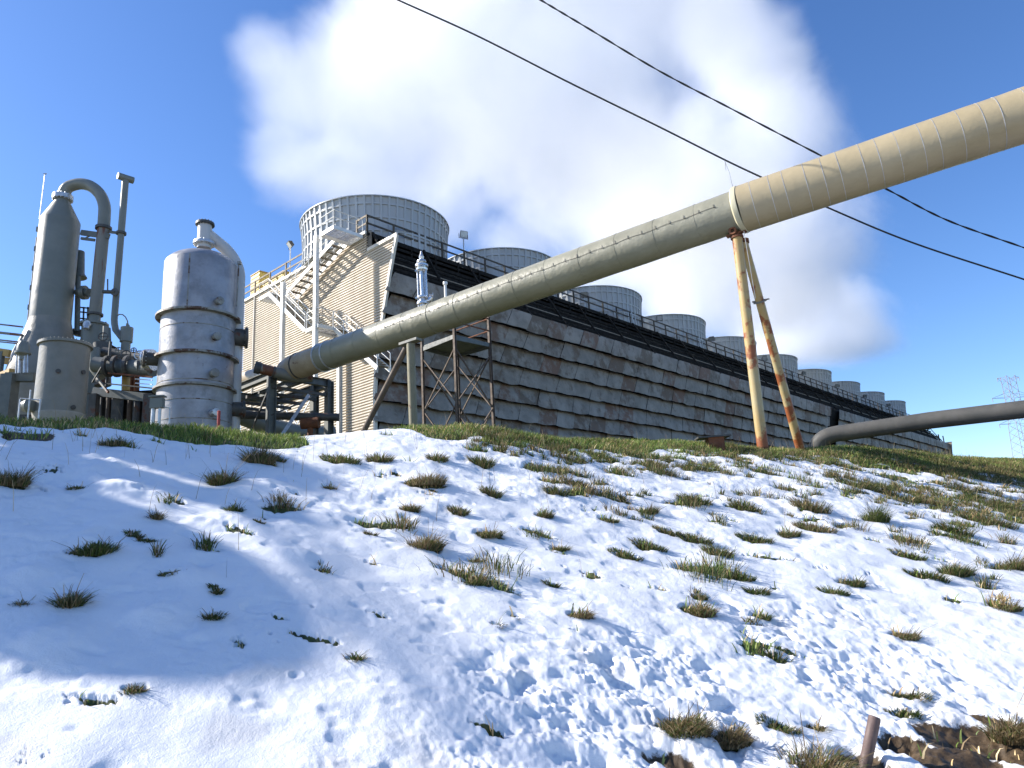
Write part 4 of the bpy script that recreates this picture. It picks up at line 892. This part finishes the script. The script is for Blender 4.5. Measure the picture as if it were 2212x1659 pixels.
# foot rail in front of the vessels
fr = thing('foot_rail', 'low galvanised rail with thin posts in front of the barrel vessel', 'railing', PQ(180, 1510, 24))
mb = MB(); mb.tube([PQ(118, 1425, 24), PQ(240, 1435, 24)], .022, 8)
for x in (120, 182, 240): p = PQ(x, 1430 if x != 182 else 1375, 24); mb.tube([[p[0], 24, PAD], p], .028, 8)
mb.build('rail', M['galv'], fr)
mb = MB(); q = PQ(170, 1470, 25.2); mb.lathe([(0, -.22), (.2, -.18), (.27, 0), (.2, .18), (0, .22)], q, 18, (1, 0, 0)); tag(mb.build('pump_housing', M['grey_vessel'], None, loc=q), 'small rounded grey pump housing left of the barrel vessel foot', 'pump')
vp = thing('valve_post', 'grey boxy valve on a post at the foot of the silver tank', 'valve', PQ(925, 1560, 23.2))
mb = MB(); p = PQ(928, 1480, 23.2); mb.tube([[p[0]-.12, 23.2, PAD], p+[-.12, 0, 0]], .07, 10); mb.tube([[p[0]+.1, 23.2, PAD], p+[.1, 0, 0]], .05, 10); mb.build('post', M['galv'], vp)
mb = MB(); mb.box(p+[0, 0, .15], (.42, .2, .34)); mb.box(p+[0, 0, .38], (.5, .26, .05)); mb.build('housing', M['grey_vessel'], vp)
mb = MB(); mb.tube([PQ(950, 1475, 23.2), PQ(1003, 1480, 23.2), PQ(1000, 1590, 23.2)], .025, 8); mb.build('hand_bar', M['galv'], vp)
mb = MB(); p = PQ(1294, 1505, 23.4); mb.tube([[p[0], 23.4, PAD], p], .05, 10); mb.lathe([(0, .06), (.055, .03), (.055, -.1)], p, 10); tag(mb.build('marker_post', M['red'], None, loc=(p[0], 23.4, PAD)), 'short red marker post in front of the silver tank', 'post')
# valve manifold between column vessel and tank
mf = thing('valve_manifold', 'dark tangle of horizontal pipes and valves between the column vessel and silver tank', 'manifold', PQ(730, 1500, 29.5))
def mp(name, pts, r, mt, seg=16):
    mb = MB(); mb.tube([PQ(*q) for q in pts], r, seg); return mb.build(name, M[mt], mf, sharp=60)
mp('header_pipe', [(610, 1150, 30), (700, 1165, 30), (860, 1190, 29.6)], .22, 'steel_dark'); mp('header_pipe', [(560, 1225, 29), (700, 1240, 29), (905, 1250, 28.2)], .34, 'frame')
mp('header_pipe', [(640, 1180, 30.3), (860, 1175, 30.3)], .12, 'rusty_pipe'); mp('riser_pipe', [(640, 1010, 31), (646, 1150, 31)], .1, 'grey_paint'); mp('riser_pipe', [(600, 1100, 30.6), (608, 1350, 30.6)], .34, 'steel_dark'); mp('riser_pipe', [(560, 1130, 29.5), (560, 1250, 29.5), (600, 1300, 29.5)], .22, 'grey_paint')
mp('riser_pipe', [(655, 1090, 29), (628, 1360, 29)], .06, 'steel_dark', 8); mp('riser_pipe', [(625, 1000, 30.6), (620, 1130, 30.6)], .12, 'rusty_pipe', 8); mp('drain_pipe', [(745, 1280, 29.4), (742, 1380, 29.4)], .16, 'yellow_old'); mp('drain_pipe', [(780, 1270, 30), (776, 1390, 30)], .09, 'rust'); mp('drain_pipe', [(808, 1260, 30), (806, 1390, 30)], .12, 'rust')
for x, y, r_, mt in ((745, 1165, .2, 'steel_dark'), (825, 1170, .22, 'galv'), (790, 1140, .12, 'steel_dark'), (700, 1140, .14, 'grey_paint'), (610, 1060, .2, 'steel_dark'), (715, 1240, .12, 'galv')):
    c = PQ(x, y, 28.8); mb = MB(); mb.lathe([(r_*.8, -.03), (r_, -.02), (r_, .02), (r_*.8, .03)], c, 20, (.3, -1, .1), closed=True); mb.beam(c-[r_*.9, 0, 0], c+[r_*.9, 0, 0], .03); mb.beam(c-[0, 0, r_*.9], c+[0, 0, r_*.9], .03); mb.build('hand_wheel', M[mt], mf)
for x in (640, 690, 760, 850): c = PQ(x, 1236, 29-.6*(x-560)/345); mb = MB(); mb.lathe([(.3, -.06), (.46, -.06), (.46, .06), (.3, .06)], c, 24, (1, 0, 0), smooth=False); mb.build('pipe_flange', M['steel_dark'], mf)
for x in (868, 880, 892, 903): c = PQ(x, 1198, 27.8); mb = MB(); mb.lathe([(.2, -.03), (.44, -.03), (.44, .03), (.2, .03)], c, 24, (1, -.1, 0), smooth=False); mb.build('bolted_flange', M['chrome'], mf)
for k, (x0, y0, x1, y1, w, h, mt) in enumerate([(555, 1385, 900, 1425, .2, .34, 'frame'), (555, 1330, 900, 1365, .05, .05, 'steel_dark'), (640, 1275, 900, 1300, .06, .07, 'rust'), (800, 1335, 900, 1343, .04, .04, 'galv'), (800, 1310, 900, 1318, .04, .04, 'galv'), (570, 1300, 640, 1390, .08, .08, 'rusty_pipe'), (545, 1330, 600, 1240, .05, .05, 'steel_dark')]):
    mb = MB(); mb.beam(PQ(x0, y0, 28.6), PQ(x1, y1, 28.0), w, h); mb.build('beam' if h > .1 else 'rail', M[mt], mf)
for x, Y in ((560, 28.4), (700, 28.6), (880, 28.0), (590, 31), (840, 31)): mb = MB(); p = PQ(x, 1400, Y); mb.beam([p[0], Y, PAD], p, .3, .3, (0, 1, 0)); mb.build('column', M['steel_dark'], mf)
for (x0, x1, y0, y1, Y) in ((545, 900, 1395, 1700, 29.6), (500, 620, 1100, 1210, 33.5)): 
    mb = MB(); a_, b_ = PQ(x0, y0, Y), PQ(x1, y1, Y); mb.hexa([[a_[0], Y, b_[2]], [b_[0], Y, b_[2]], [b_[0], Y+1, b_[2]], [a_[0], Y+1, b_[2]], [a_[0], Y, a_[2]], [b_[0], Y, a_[2]], [b_[0], Y+1, a_[2]], [a_[0], Y+1, a_[2]]]); mb.build('shade_box', M['wood_dark'], mf)  # near-black boxes standing in for the shade between the vessels
for k in range(7): x = 600+k*42; mb = MB(); mb.tube([PQ(x, 1420, 29.5), PQ(x-8, 1570, 29.5)], .05+.05*(k % 3), 8); mb.build('drop_pipe', M[('steel_dark', 'rust2', 'steel_dark')[k % 3]], mf)  # dark metal chosen so the pipes look shaded
mb = MB()
for y in (885, 912, 950, 990): mb.beam(PQ(455, y, 33), PQ(530, y+8, 33), .06, .06)
for x in (470, 495, 520): mb.beam(PQ(x, 885, 33), PQ(x-5, 1060, 33), .06, .06)
mb.build('guard_rail', M['steel_dark'], mf)
mb = MB(); mb.beam(PQ(440, 1035, 33), PQ(545, 1050, 33), .4, .3); mb.build('walkway', M['steel_dark'], mf)
mb = MB(); mb.tube([PQ(462, 700, 32.8), PQ(455, 1030, 32.8)], .12, 12); mb.tube([PQ(466, 560, 33), PQ(468, 690, 33), PQ(470, 715, 33)], [.26, .24, .34], 14); mb.tube([PQ(460, 800, 32.5), PQ(530, 800, 32.2)], .2, 14); mb.lathe([(0, -.1), (.34, -.1), (.34, .1), (0, .1)], PQ(497, 800, 32.3), 20, (1, 0, 0)); mb.build('branch_line', M['frame'], mf)

# ------------------------------------------------------------------ steel frame carrying the pipe end
def R2(x, y): return 497.3+.3437*x, 388.1+.3437*y
ff = P(*R2(262, 1225), 26.5); sf = thing('steel_support', 'green grey steel frame carrying the capped pipe end beside the silver tank', 'frame', (ff[0], ff[1], PAD))
dA = (onB, )
fr_r = P(*R2(622, 1310), 26.5); 
def along(p0, dr, px):                                # walk from p0 along dr until the column px
    lo, hi = 0, 12
    for _ in range(50):
        m_ = (lo+hi)/2; c = RC.T @ (p0+dr*m_-[0, 0, CZ]); x = CX+F*c[0]/c[2]
        if (x < px) == (dr @ RC[:, 0]*0+ (1 if dr is A or dr[0] > 0 else -1) > 0): lo = m_
        else: hi = m_
    return p0+dr*lo
g_r = along(ff, A, R2(622, 0)[0]); g_l = along(ff, B, R2(-40, 0)[0]); g_b = along(g_r, B, R2(530, 0)[0]); g_m = along(g_l, A, R2(60, 0)[0])
for p in (ff, g_r, g_b, g_l): mb = MB(); mb.ibeam([p[0], p[1], PAD], p+[0, 0, .12], .28, .28, A); mb.build('column', M['frame'], sf)
far_ = g_r+(g_l-ff)
for p, q in ((ff, g_r), (ff, g_l), (g_r, far_), (g_l, far_), ((ff+g_r)/2, (g_l+far_)/2)): mb = MB(); mb.ibeam(p, q, .22, .30); mb.build('beam', M['frame'], sf)
lo_ = np.array([0, 0, -4.0]); 
for p, q in ((ff+lo_, g_r+lo_), (g_l+lo_, ff+lo_)): mb = MB(); mb.ibeam(p, q, .16, .26); mb.build('beam', M['frame'], sf)
mb = MB(); pa, pb_ = P(*R2(492, 1355), 26.0), P(*R2(312, 1625), 23.8); mb.beam(pa, pb_+(pb_-pa)*.25, .10, .12, A); mb.build('brace', M['galv'], sf)
mb = MB(); mb.beam(ff-[0, 0, 1.6], g_r-[0, 0, .3], .06, .06); mb.beam((ff+g_l)/2-[0, 0, 2.5], ff-[0, 0, .3], .06, .06); mb.build('brace', M['steel_dark'], sf)
mb = MB()
for k in range(5): f = k/4; p = g_l+(ff-g_l)*f; q = far_+(g_r-far_)*f; mb.beam(p-[0, 0, .5], q-[0, 0, .5], .12, .12)
mb.tube([ff+[-1.6, 1, -1.3], ff+[2.2, 1.6, -1.5]], .16, 14); mb.tube([ff+[-1.8, 1.4, -2.1], ff+[2.0, 2.2, -2.2]], .1, 12); mb.build('under_piping', M['steel_dark'], sf)
mb = MB(); c = ff+np.array([1.1, 1.4, -1.7]); mb.tube([c-[.35, 0, 0], c+[.35, 0, 0]], .24, 16); mb.tube([c-[0, 0, .9], c], .12, 12); mb.build('red_actuator', M['rust'], sf)
mb = MB(); p = ff+np.array([-.35, -.1, -3.3]); mb.box(p, (.5, .2, .7)); mb.tube([p+[-.2, -.05, .3], [p[0]-.2, p[1], PAD]], .025, 8); mb.tube([p+[.3, -.05, .5], p+[-.25, -.05, .5]], .025, 8); mb.build('junction_box', M['grey_paint'], sf)
wl = thing('lower_pipeline', 'pale lagged pipe low against the corrugated wall under the steel frame', 'pipeline', P(600, 925, 31))
mb = MB(); mb.tube([P(480, 880, 31), P(560, 915, 32), P(640, 935, 33), P(720, 938, 34)], .4, 20); mb.build('pipe', M['grey_vessel'], wl, sharp=60)

# ------------------------------------------------------------------ rusty box on the crest, pipe stub in the snow
rb = P(1548, 985, 16.4); rb[2] = gz(rb); t = thing('rusty_flange', 'rusty flat topped steel box poking out of the grass left of the support', 'flange', rb)
mb = MB(); mb.box(rb+[0, 0, .14], (.36, .3, .34)); mb.build('body', M['rust'], t); mb = MB(); mb.hexa([rb+np.array(q) for q in ((-.42, -.2, .28), (.34, -.2, .30), (.34, .2, .30), (-.42, .2, .28), (-.42, -.2, .315), (.34, -.2, .335), (.34, .2, .335), (-.42, .2, .315))]); mb.build('plate', M['steel_dark'], t)
h = ground_hit(1862, 1632); sb = np.array([h[0], h[1], gz(h)]); rr_ = math.hypot(*h); st_ = np.array([P(1889, 1552, h[1])[0], h[1], P(1889, 1552, h[1])[2]])
mb = MB(); r_ = 10.5/F*rr_; mb.tube([sb-(st_-sb)*.3, st_], r_, 24); mb.lathe([(r_, 0), (r_*.9, .012), (0, .014)], st_, 24, st_-sb)
tag(mb.build('pipe_stub', M['brown_pipe'], None, loc=sb), 'short brown iron pipe stub leaning out of the snow at the bottom right', 'pipe')

# ------------------------------------------------------------------ unseen tanks added beyond the left edge to shade the bank
def big_tank(name, x, y, r, h, label):
    t = thing(name, label, 'tank', (x, y, PAD)); c = np.array([x, y, 0]); mb = MB(); mb.lathe([(0, PAD+h+.5), (r*.6, PAD+h+.35), (r, PAD+h), (r, PAD-.3)], c, 48); mb.build('shell', M['silver'], t)
    for z in (h*.3, h*.6, h*.9): mb = MB(); mb.lathe([(r, PAD+z), (r+.1, PAD+z), (r+.1, PAD+z+.08), (r, PAD+z+.08)], c, 48, smooth=False); mb.build('ring', M['ring'], t)

# ------------------------------------------------------------------ grass
GREEN = np.array([[.06, .09, .02], [.10, .14, .03], [.15, .18, .05], [.07, .10, .04]]); STRAW = np.array([[.30, .22, .11], [.22, .16, .08], [.38, .30, .17], [.16, .11, .055]])
def blades(name, root, hgt, lean, wid, straw, bend=.5, lum=None):
    """root (n,3), hgt (n), lean (n,2) horizontal tip offset per unit height, wid (n), straw (n) 0..1"""
    n = len(root); ang = RNG.uniform(0, 2*math.pi, n); sx = np.stack([np.cos(ang), np.sin(ang), np.zeros(n)], 1)*wid[:, None]*.5
    L = np.concatenate([lean, np.zeros((n, 1))], 1); up = np.array([0, 0, 1.])
    p1 = root+L*(hgt*.22)[:, None]+up*(hgt*.5)[:, None]; p2 = root+L*(hgt*.60)[:, None]+up*(hgt*.85)[:, None]
    p3 = root+L*(hgt*1.05)[:, None]+up*(hgt*(1-bend*.25*np.linalg.norm(lean, axis=1)))[:, None]
    V = np.stack([root-sx, root+sx, p1+sx*.85, p1-sx*.85, p2+sx*.5, p2-sx*.5, p3], 1).reshape(-1, 3)
    b = np.arange(n)[:, None]*7; lp = np.concatenate([b+np.array([0, 1, 2, 3]), b+np.array([3, 2, 4, 5]), b+np.array([5, 4, 6])], 1).ravel()
    stt = (np.arange(n)[:, None]*11+np.array([0, 4, 8])).ravel()
    me = raw_mesh(name, V, lp, stt, True)
    isS = RNG.random(n) < straw; k = RNG.integers(0, 4, n); c = np.where(isS[:, None], STRAW[k], GREEN[k])*RNG.uniform(.7, 1.3, (n, 1))*(lum[:, None] if lum is not None else .85)
    ca = me.color_attributes.new("tint", 'FLOAT_COLOR', 'POINT'); ca.data.foreach_set("color", np.repeat(np.concatenate([c, np.ones((n, 1))], 1), 7, 0).astype(np.float32).ravel())
    me.materials.append(M['blade']); return me
def tuft_mesh(w, h, straw, n):
    r = np.sqrt(RNG.random(n))*w; a = RNG.uniform(0, 2*math.pi, n); rt = np.stack([r*np.cos(a)*.8, r*np.sin(a)*.8, -.03+0*r], 1)
    cl = RNG.random(n); out = np.stack([np.cos(a), np.sin(a)], 1)*(r/w*.6+.1)[:, None]+RNG.normal(0, .5, (n, 2))+np.array([.2, -.3])
    rot_ = RNG.uniform(0, 6.28); patch = .55+.9*fbm((rt[:, 0]/w*1.6+rot_), rt[:, 1]/w*1.6, 2, 7); hh = h*(.25+.75*RNG.random(n)**1.6)*(1-.45*(r/w))*patch; k = RNG.random(n) < .03; hh = np.where(k, hh*1.9, hh)
    return blades('grass_tuft', rt, hh, out*1.1, .0045+.005*RNG.random(n), np.where(k, 1, straw+.0*r))
COLS = [('green', 'mostly green'), ('dark', 'dark green and brown'), ('mixed', 'half green, half straw'), ('straw', 'straw coloured')]
def look(st_): return 'bright green' if st_ < .15 else 'dark green' if st_ < .35 else 'green and brown' if st_ < .6 else 'straw coloured'
BIG = {0: 'bright green spiky tuft, largest on the shaded snow at the left', 1: 'dark spiky tuft just below the bright green one at the left',
 2: 'tiny dark tuft at the left edge, beside the dark spiky tuft', 3: 'low dark tuft, upper of a close pair right of the bright green spiky one', 5: 'dark green tuft between the low close pair and the small twin tufts at left',
 6: 'small green tuft below the tall dark one left of centre', 7: 'tall dark tuft on the upper left slope, below the silver tank', 8: 'tall straw tipped tuft just under the crest, below the capped pipe', 9: 'tiny dry tuft on the upper left slope above the low close pair',
 10: 'wide dark tuft on the upper slope cut by the left edge', 11: 'thin flat patch of dark grass on the upper left slope', 12: 'flat brownish tuft under the crest, below the gap between vessel and tank', 13: 'small lone dark tuft at the tip of the crest shadow, left of centre',
 14: 'small round green tuft low on the left slope, left of the open snow', 15: 'thin dark strip of grass in the middle of the left slope', 17: 'small green tuft alone in the open snow of the middle foreground', 18: 'lowest tuft on the left, casting long thin shadows on sunlit snow',
 19: 'large straw coloured tuft, mid slope under the platform tower', 20: 'brown tuft just above the large straw coloured one', 21: 'wide straw tuft high on the slope under the grey pipe post', 23: 'dark green tuft right of the large straw one, mid slope',
 24: 'small brown tuft just right of and below the large straw one', 25: 'low green strip of grass below the small brown tuft, mid slope', 33: 'rounded dark tuft mid slope, two tufts right of the large straw one', 36: 'flat dark tuft below the rounded one at centre', 38: 'small brown scrap of grass in open snow right of the lone green tuft',
 39: 'small green scrap of grass beside the brown one in open snow', 40: 'rounded dark tuft on the slope below the middle of the louvre wall', 41: 'thin slanting strip of grass left of the rounded tuft below the louvre wall', 47: 'dark green tuft straight below the rusty yellow legs', 49: 'vivid green tuft on the right slope below the dark pipe',
 51: 'small green tuft directly above the long slanting brown tuft', 52: 'long slanting green and brown tuft in open snow right of centre', 53: 'small dark green tuft right of the long slanting brown one', 54: 'reddish straw mat of grass in open snow near the centre', 57: 'green tuft on the lower right slope above the trail of prints',
 59: 'bushy green tuft on the right slope near the edge', 62: 'green and straw bush of grass cut by the right edge, mid slope', 64: 'brown tuft beside the trail of boot prints on the right', 65: 'flat green and brown tuft on the lower right slope near the edge', 66: 'straw ended green mat above the iron stub',
 68: 'small green tuft in the snow left of the iron stub, with dry stalks', 69: 'long grassy mat at the bottom, right of centre', 70: 'brown matted clump joined to the long grassy mat', 72: 'big straw clump at the bottom edge left of the iron stub', 73: 'dry clump over bare soil in the bottom right corner'}
allr, allh, alll, allw, alls, lumL = [], [], [], [], [], []
def lum_fill(v):
    while len(lumL) < len(allr): lumL.append(np.full(len(allr[len(lumL)]), v))
for i, (x, y, w, h_, st_) in enumerate(TS):
    dist = math.hypot(x, y); n = int(np.clip(300*(w/.2)*(9/dist)**.6, 120, 1000)); h_ = min(h_, .6)*1.0+.03
    n = int(n*1.8); h_ *= .8
    if i in BIG and BIG[i]:
        me = tuft_mesh(w*1.02, h_*.85, st_, int(n*2.2)); o = bpy.data.objects.new('grass_tuft', me); S.collection.objects.link(o); o.location = (x, y, gz((x, y)))
        tag(o, BIG[i], 'grass tuft', 'grass tufts poking through the snow on the bank')
    else:
        r = np.sqrt(RNG.random(n))*w*1.1; a = RNG.uniform(0, 2*math.pi, n); px_, py2 = x+r*np.cos(a), y+r*np.sin(a)*.6-.25*r*np.cos(a)
        allr.append(np.stack([px_, py2], 1)); allh.append(h_*(.35+.65*RNG.random(n))*(1-.4*r/w)); alll.append(np.stack([np.cos(a), np.sin(a)], 1)*(r/w*.9+.15)[:, None]+RNG.normal(0, .3, (n, 2))+np.array([.12, -.18])); allw.append(.006+.006*RNG.random(n)); alls.append(np.full(n, st_))
for (x, y, w, st_) in T2:
    dist = math.hypot(x, y); n = int(np.clip(900*w*(9/dist)**.5, 14, 220)); k = RNG.integers(1, 4); off = RNG.normal(0, w*.6, (k, 2)); ci = RNG.integers(0, k, n); hh = RNG.uniform(.05, .16, k)*(1+w*2)
    q = RNG.normal(0, w*.42, (n, 2)); allr.append(np.array([x, y])+off[ci]+q); allh.append(hh[ci]*(.4+.7*RNG.random(n))); alll.append(q/w*.8+RNG.normal(0, .35, (n, 2))+np.array([.15, -.25])); allw.append(.006+.006*RNG.random(n)); alls.append(np.full(n, st_*RNG.uniform(.5, 1.4)))
lum_fill(.8)
# turf wherever the mask shows no snow
def scatter(n, s0, s1_, d0, d1_, hmin, hmax, thr=.45, straw=.25, wd=.012):
    s = RNG.uniform(s0, s1_, n); d = RNG.uniform(d0, d1_, n); x = C0[0]+s*D_[0]+d*N_[0]; y = C0[1]+s*D_[1]+d*N_[1]
    ok = (y > 2) & (np.abs(x/np.maximum(y, .1)) < .95); x, y, s, d = x[ok], y[ok], s[ok], d[ok]
    g, so = masks(x, y); cl = fbm(x*1.4, y*1.4, 3, 99); ok = ((g > thr+.0) | (so > .6) & (RNG.random(len(g)) < .25)) & (RNG.random(len(g)) < .35+1.3*cl); x, y, cl = x[ok], y[ok], cl[ok]; m_ = len(x)
    sc = sst(fbm(x*.9, y*.9, 3, 123), .42, .62)
    allr.append(np.stack([x, y], 1)); allh.append((hmin+(hmax-hmin)*RNG.random(m_)**1.5)*(.5+1.1*cl)); alll.append(RNG.normal(0, .42, (m_, 2))+np.array([.2, -.25])); allw.append(wd*(.8+.7*RNG.random(m_))); alls.append(straw+np.where(d[ok] < 1.8, .22, .5)*sc)
scatter(190000, -4, 36, -.9, 1.8, .04, .14, straw=.05); scatter(110000, 3, 36, 1.2, 8.6, .05, .14, .5, .2); scatter(50000, -4, 20, 1.2, 9.9, .04, .12, .5, .3); scatter(60000, 9, 19, 7.8, 10.3, .05, .2, .5, .5)
lum_fill(1.9)
# thin dry stalks
n = 700; s = RNG.uniform(-3, 26, n); d = np.abs(RNG.normal(0, 2.6, n)); x = C0[0]+s*D_[0]+d*N_[0]; y = C0[1]+s*D_[1]+d*N_[1]; ok = y > 3; x, y = x[ok], y[ok]; n = len(x)
allr.append(np.stack([x, y], 1)); allh.append(RNG.uniform(.15, .5, n)); alll.append(RNG.normal(0, .3, (n, 2))); allw.append(np.full(n, .005)); alls.append(np.ones(n))
rt = np.concatenate(allr); z = ground_z(rt[:, 0], rt[:, 1])-.015
lum_fill(1.0)
me = blades('grass', np.concatenate([rt, z[:, None]], 1), np.concatenate(allh), np.concatenate(alll), np.concatenate(allw), np.concatenate(alls), lum=np.concatenate(lumL))
o = bpy.data.objects.new('grass', me); S.collection.objects.link(o); tag(o, 'short green and straw grass along the crest and in bare patches of the snowy bank', 'grass', kind='stuff')

# ------------------------------------------------------------------ unseen tanks and rack added off-frame to cast the shadow on the bank
big_tank('shadow_caster_tank', -17.0, 7.5, 1.35, 6.3, 'shorter unseen tank added beyond the left edge to shade the snowy bank')
big_tank('shadow_caster_tank', -17.2, 11.3, 1.3, 7.3, 'taller unseen tank added beyond the left edge to shade the snowy bank')
rk = thing('shadow_caster_rack', 'unseen steel pipe rack added beyond the left edge to shade the bank', 'pipe rack', (-17, 9.8, PAD))
for z, r_, dx in ((10.3, .22, 0), (9.3, .3, .3), (8.2, .18, -.2), (7.4, .3, .2), (6.1, .2, 0), (10.9, .05, .4), (11.9, .04, -.9)): mb = MB(); mb.tube([(-17+dx, 6.3, z), (-17+dx, 13.4, z)], r_, 14); mb.build('caster_pipe', M['grey_paint'], rk)  # unseen pipes added to break up the cast shadow
for y in (9.4, 10.0, 13.2): mb = MB(); mb.beam((-17, y, PAD), (-17, y, 11.0), .2, .2, (0, 1, 0)); mb.build('column', M['frame'], rk)
mb = MB(); mb.box((-17, 9.5, PAD+3.6), (1.2, .42, 7.2)); mb.build('shadow_block', M['frame'], rk)  # unseen solid box added to fill a gap in the shadow
mb = MB()
for k in range(6): mb.beam((-17.9, 7.8+k*1.0, 11.0 if k > 2 else 10.2), (-17.9, 7+k*1.0, 12.1 if k > 2 else 11.3), .05, .05, (0, 1, 0))
mb.build('guard_rail', M['frame'], rk)  # unseen rail pieces added to dapple the shadow edge

# ------------------------------------------------------------------ steam
BL = [(730, 380, 50, 200, 130), (860, 330, 52, 230, 150), (1760, 760, 100, 240, 190), (960, 470, 56, 150, 120), (1110, 520, 62, 130, 110), (1300, 590, 74, 130, 110), (1470, 660, 88, 120, 110), (690, 200, 52, 250, 230), (620, 320, 52, 150, 130), (560, 110, 54, 110, 130), (820, 400, 54, 210, 100), (930, 120, 56, 380, 330), (1180, 260, 60, 440, 360), (1330, 20, 60, 420, 300), (1430, 430, 72, 380, 340), (1620, 560, 85, 330, 300), (1740, 730, 100, 230, 200), (1690, 290, 74, 190, 200), (1560, 60, 66, 160, 220), (1640, 140, 68, 190, 220), (1100, -170, 56, 600, 220)]
sm_, nt, _b = new_mat('steam'); nt.nodes.remove(_b); out_ = nt.nodes["Material Output"]
tc = N(nt, "TexCoord").outputs["Object"]; acc = None; hull = []
for x, y, Y, rx, ry in BL:
    c = P(x, y, Y); r3 = (rx/F*Y, max(rx, ry)*.55/F*Y, ry/F*Y)
    v1 = N(nt, "VectorMath", operation='SUBTRACT'); nt.links.new(tc, v1.inputs[0]); v1.inputs[1].default_value = c
    v2 = N(nt, "VectorMath", operation='DIVIDE'); nt.links.new(v1.outputs[0], v2.inputs[0]); v2.inputs[1].default_value = r3
    v3 = N(nt, "VectorMath", operation='LENGTH'); nt.links.new(v2.outputs[0], v3.inputs[0])
    f = mth(nt, 'SUBTRACT', 1.0, v3.outputs["Value"])
    if acc is None: acc = f
    else:
        n_ = N(nt, "Math", operation='SMOOTH_MAX'); nt.links.new(acc, n_.inputs[0]); nt.links.new(f, n_.inputs[1]); n_.inputs[2].default_value = .25; acc = n_.outputs[0]
    for i in range(8):
        for j in range(-2, 3):
            t, q = i*math.pi/4, j*math.pi/5; hull.append([c[0]+r3[0]*1.3*math.cos(q)*math.cos(t), c[1]+r3[1]*1.3*math.cos(q)*math.sin(t), max(c[2]+r3[2]*1.3*math.sin(q), O[2]+4.7)])
nz_ = mth(nt, 'MULTIPLY', mth(nt, 'SUBTRACT', noise(nt, .085, 5, .66, tc, .35), .5), 1.15)
d_ = ramp(nt, mth(nt, 'ADD', acc, nz_), .03, .62)
sx_ = N(nt, "SeparateXYZ"); nt.links.new(tc, sx_.inputs[0]); d_ = mth(nt, 'MULTIPLY', d_, ramp(nt, sx_.outputs[2], O[2]+4.7, O[2]+6.6))
pv = N(nt, "VolumePrincipled"); pv.inputs["Color"].default_value = (.995, .995, 1, 1); pv.inputs["Anisotropy"].default_value = 0
nt.links.new(mth(nt, 'MULTIPLY', d_, .145), pv.inputs["Density"]); nt.links.new(pv.outputs[0], out_.inputs["Volume"])
import bmesh
bm = bmesh.new()
for q in hull: bm.verts.new(q)
bmesh.ops.convex_hull(bm, input=bm.verts)
for v in [v for v in bm.verts if not v.link_faces]: bm.verts.remove(v)
me = bpy.data.meshes.new('steam'); bm.to_mesh(me); bm.free(); me.materials.append(sm_); o = bpy.data.objects.new('steam', me); S.collection.objects.link(o)
tag(o, 'big white cloud of steam drifting up from the fan stacks', 'steam', kind='stuff'); sm_.cycles.volume_step_rate = .3 if hasattr(sm_.cycles, 'volume_step_rate') else 1
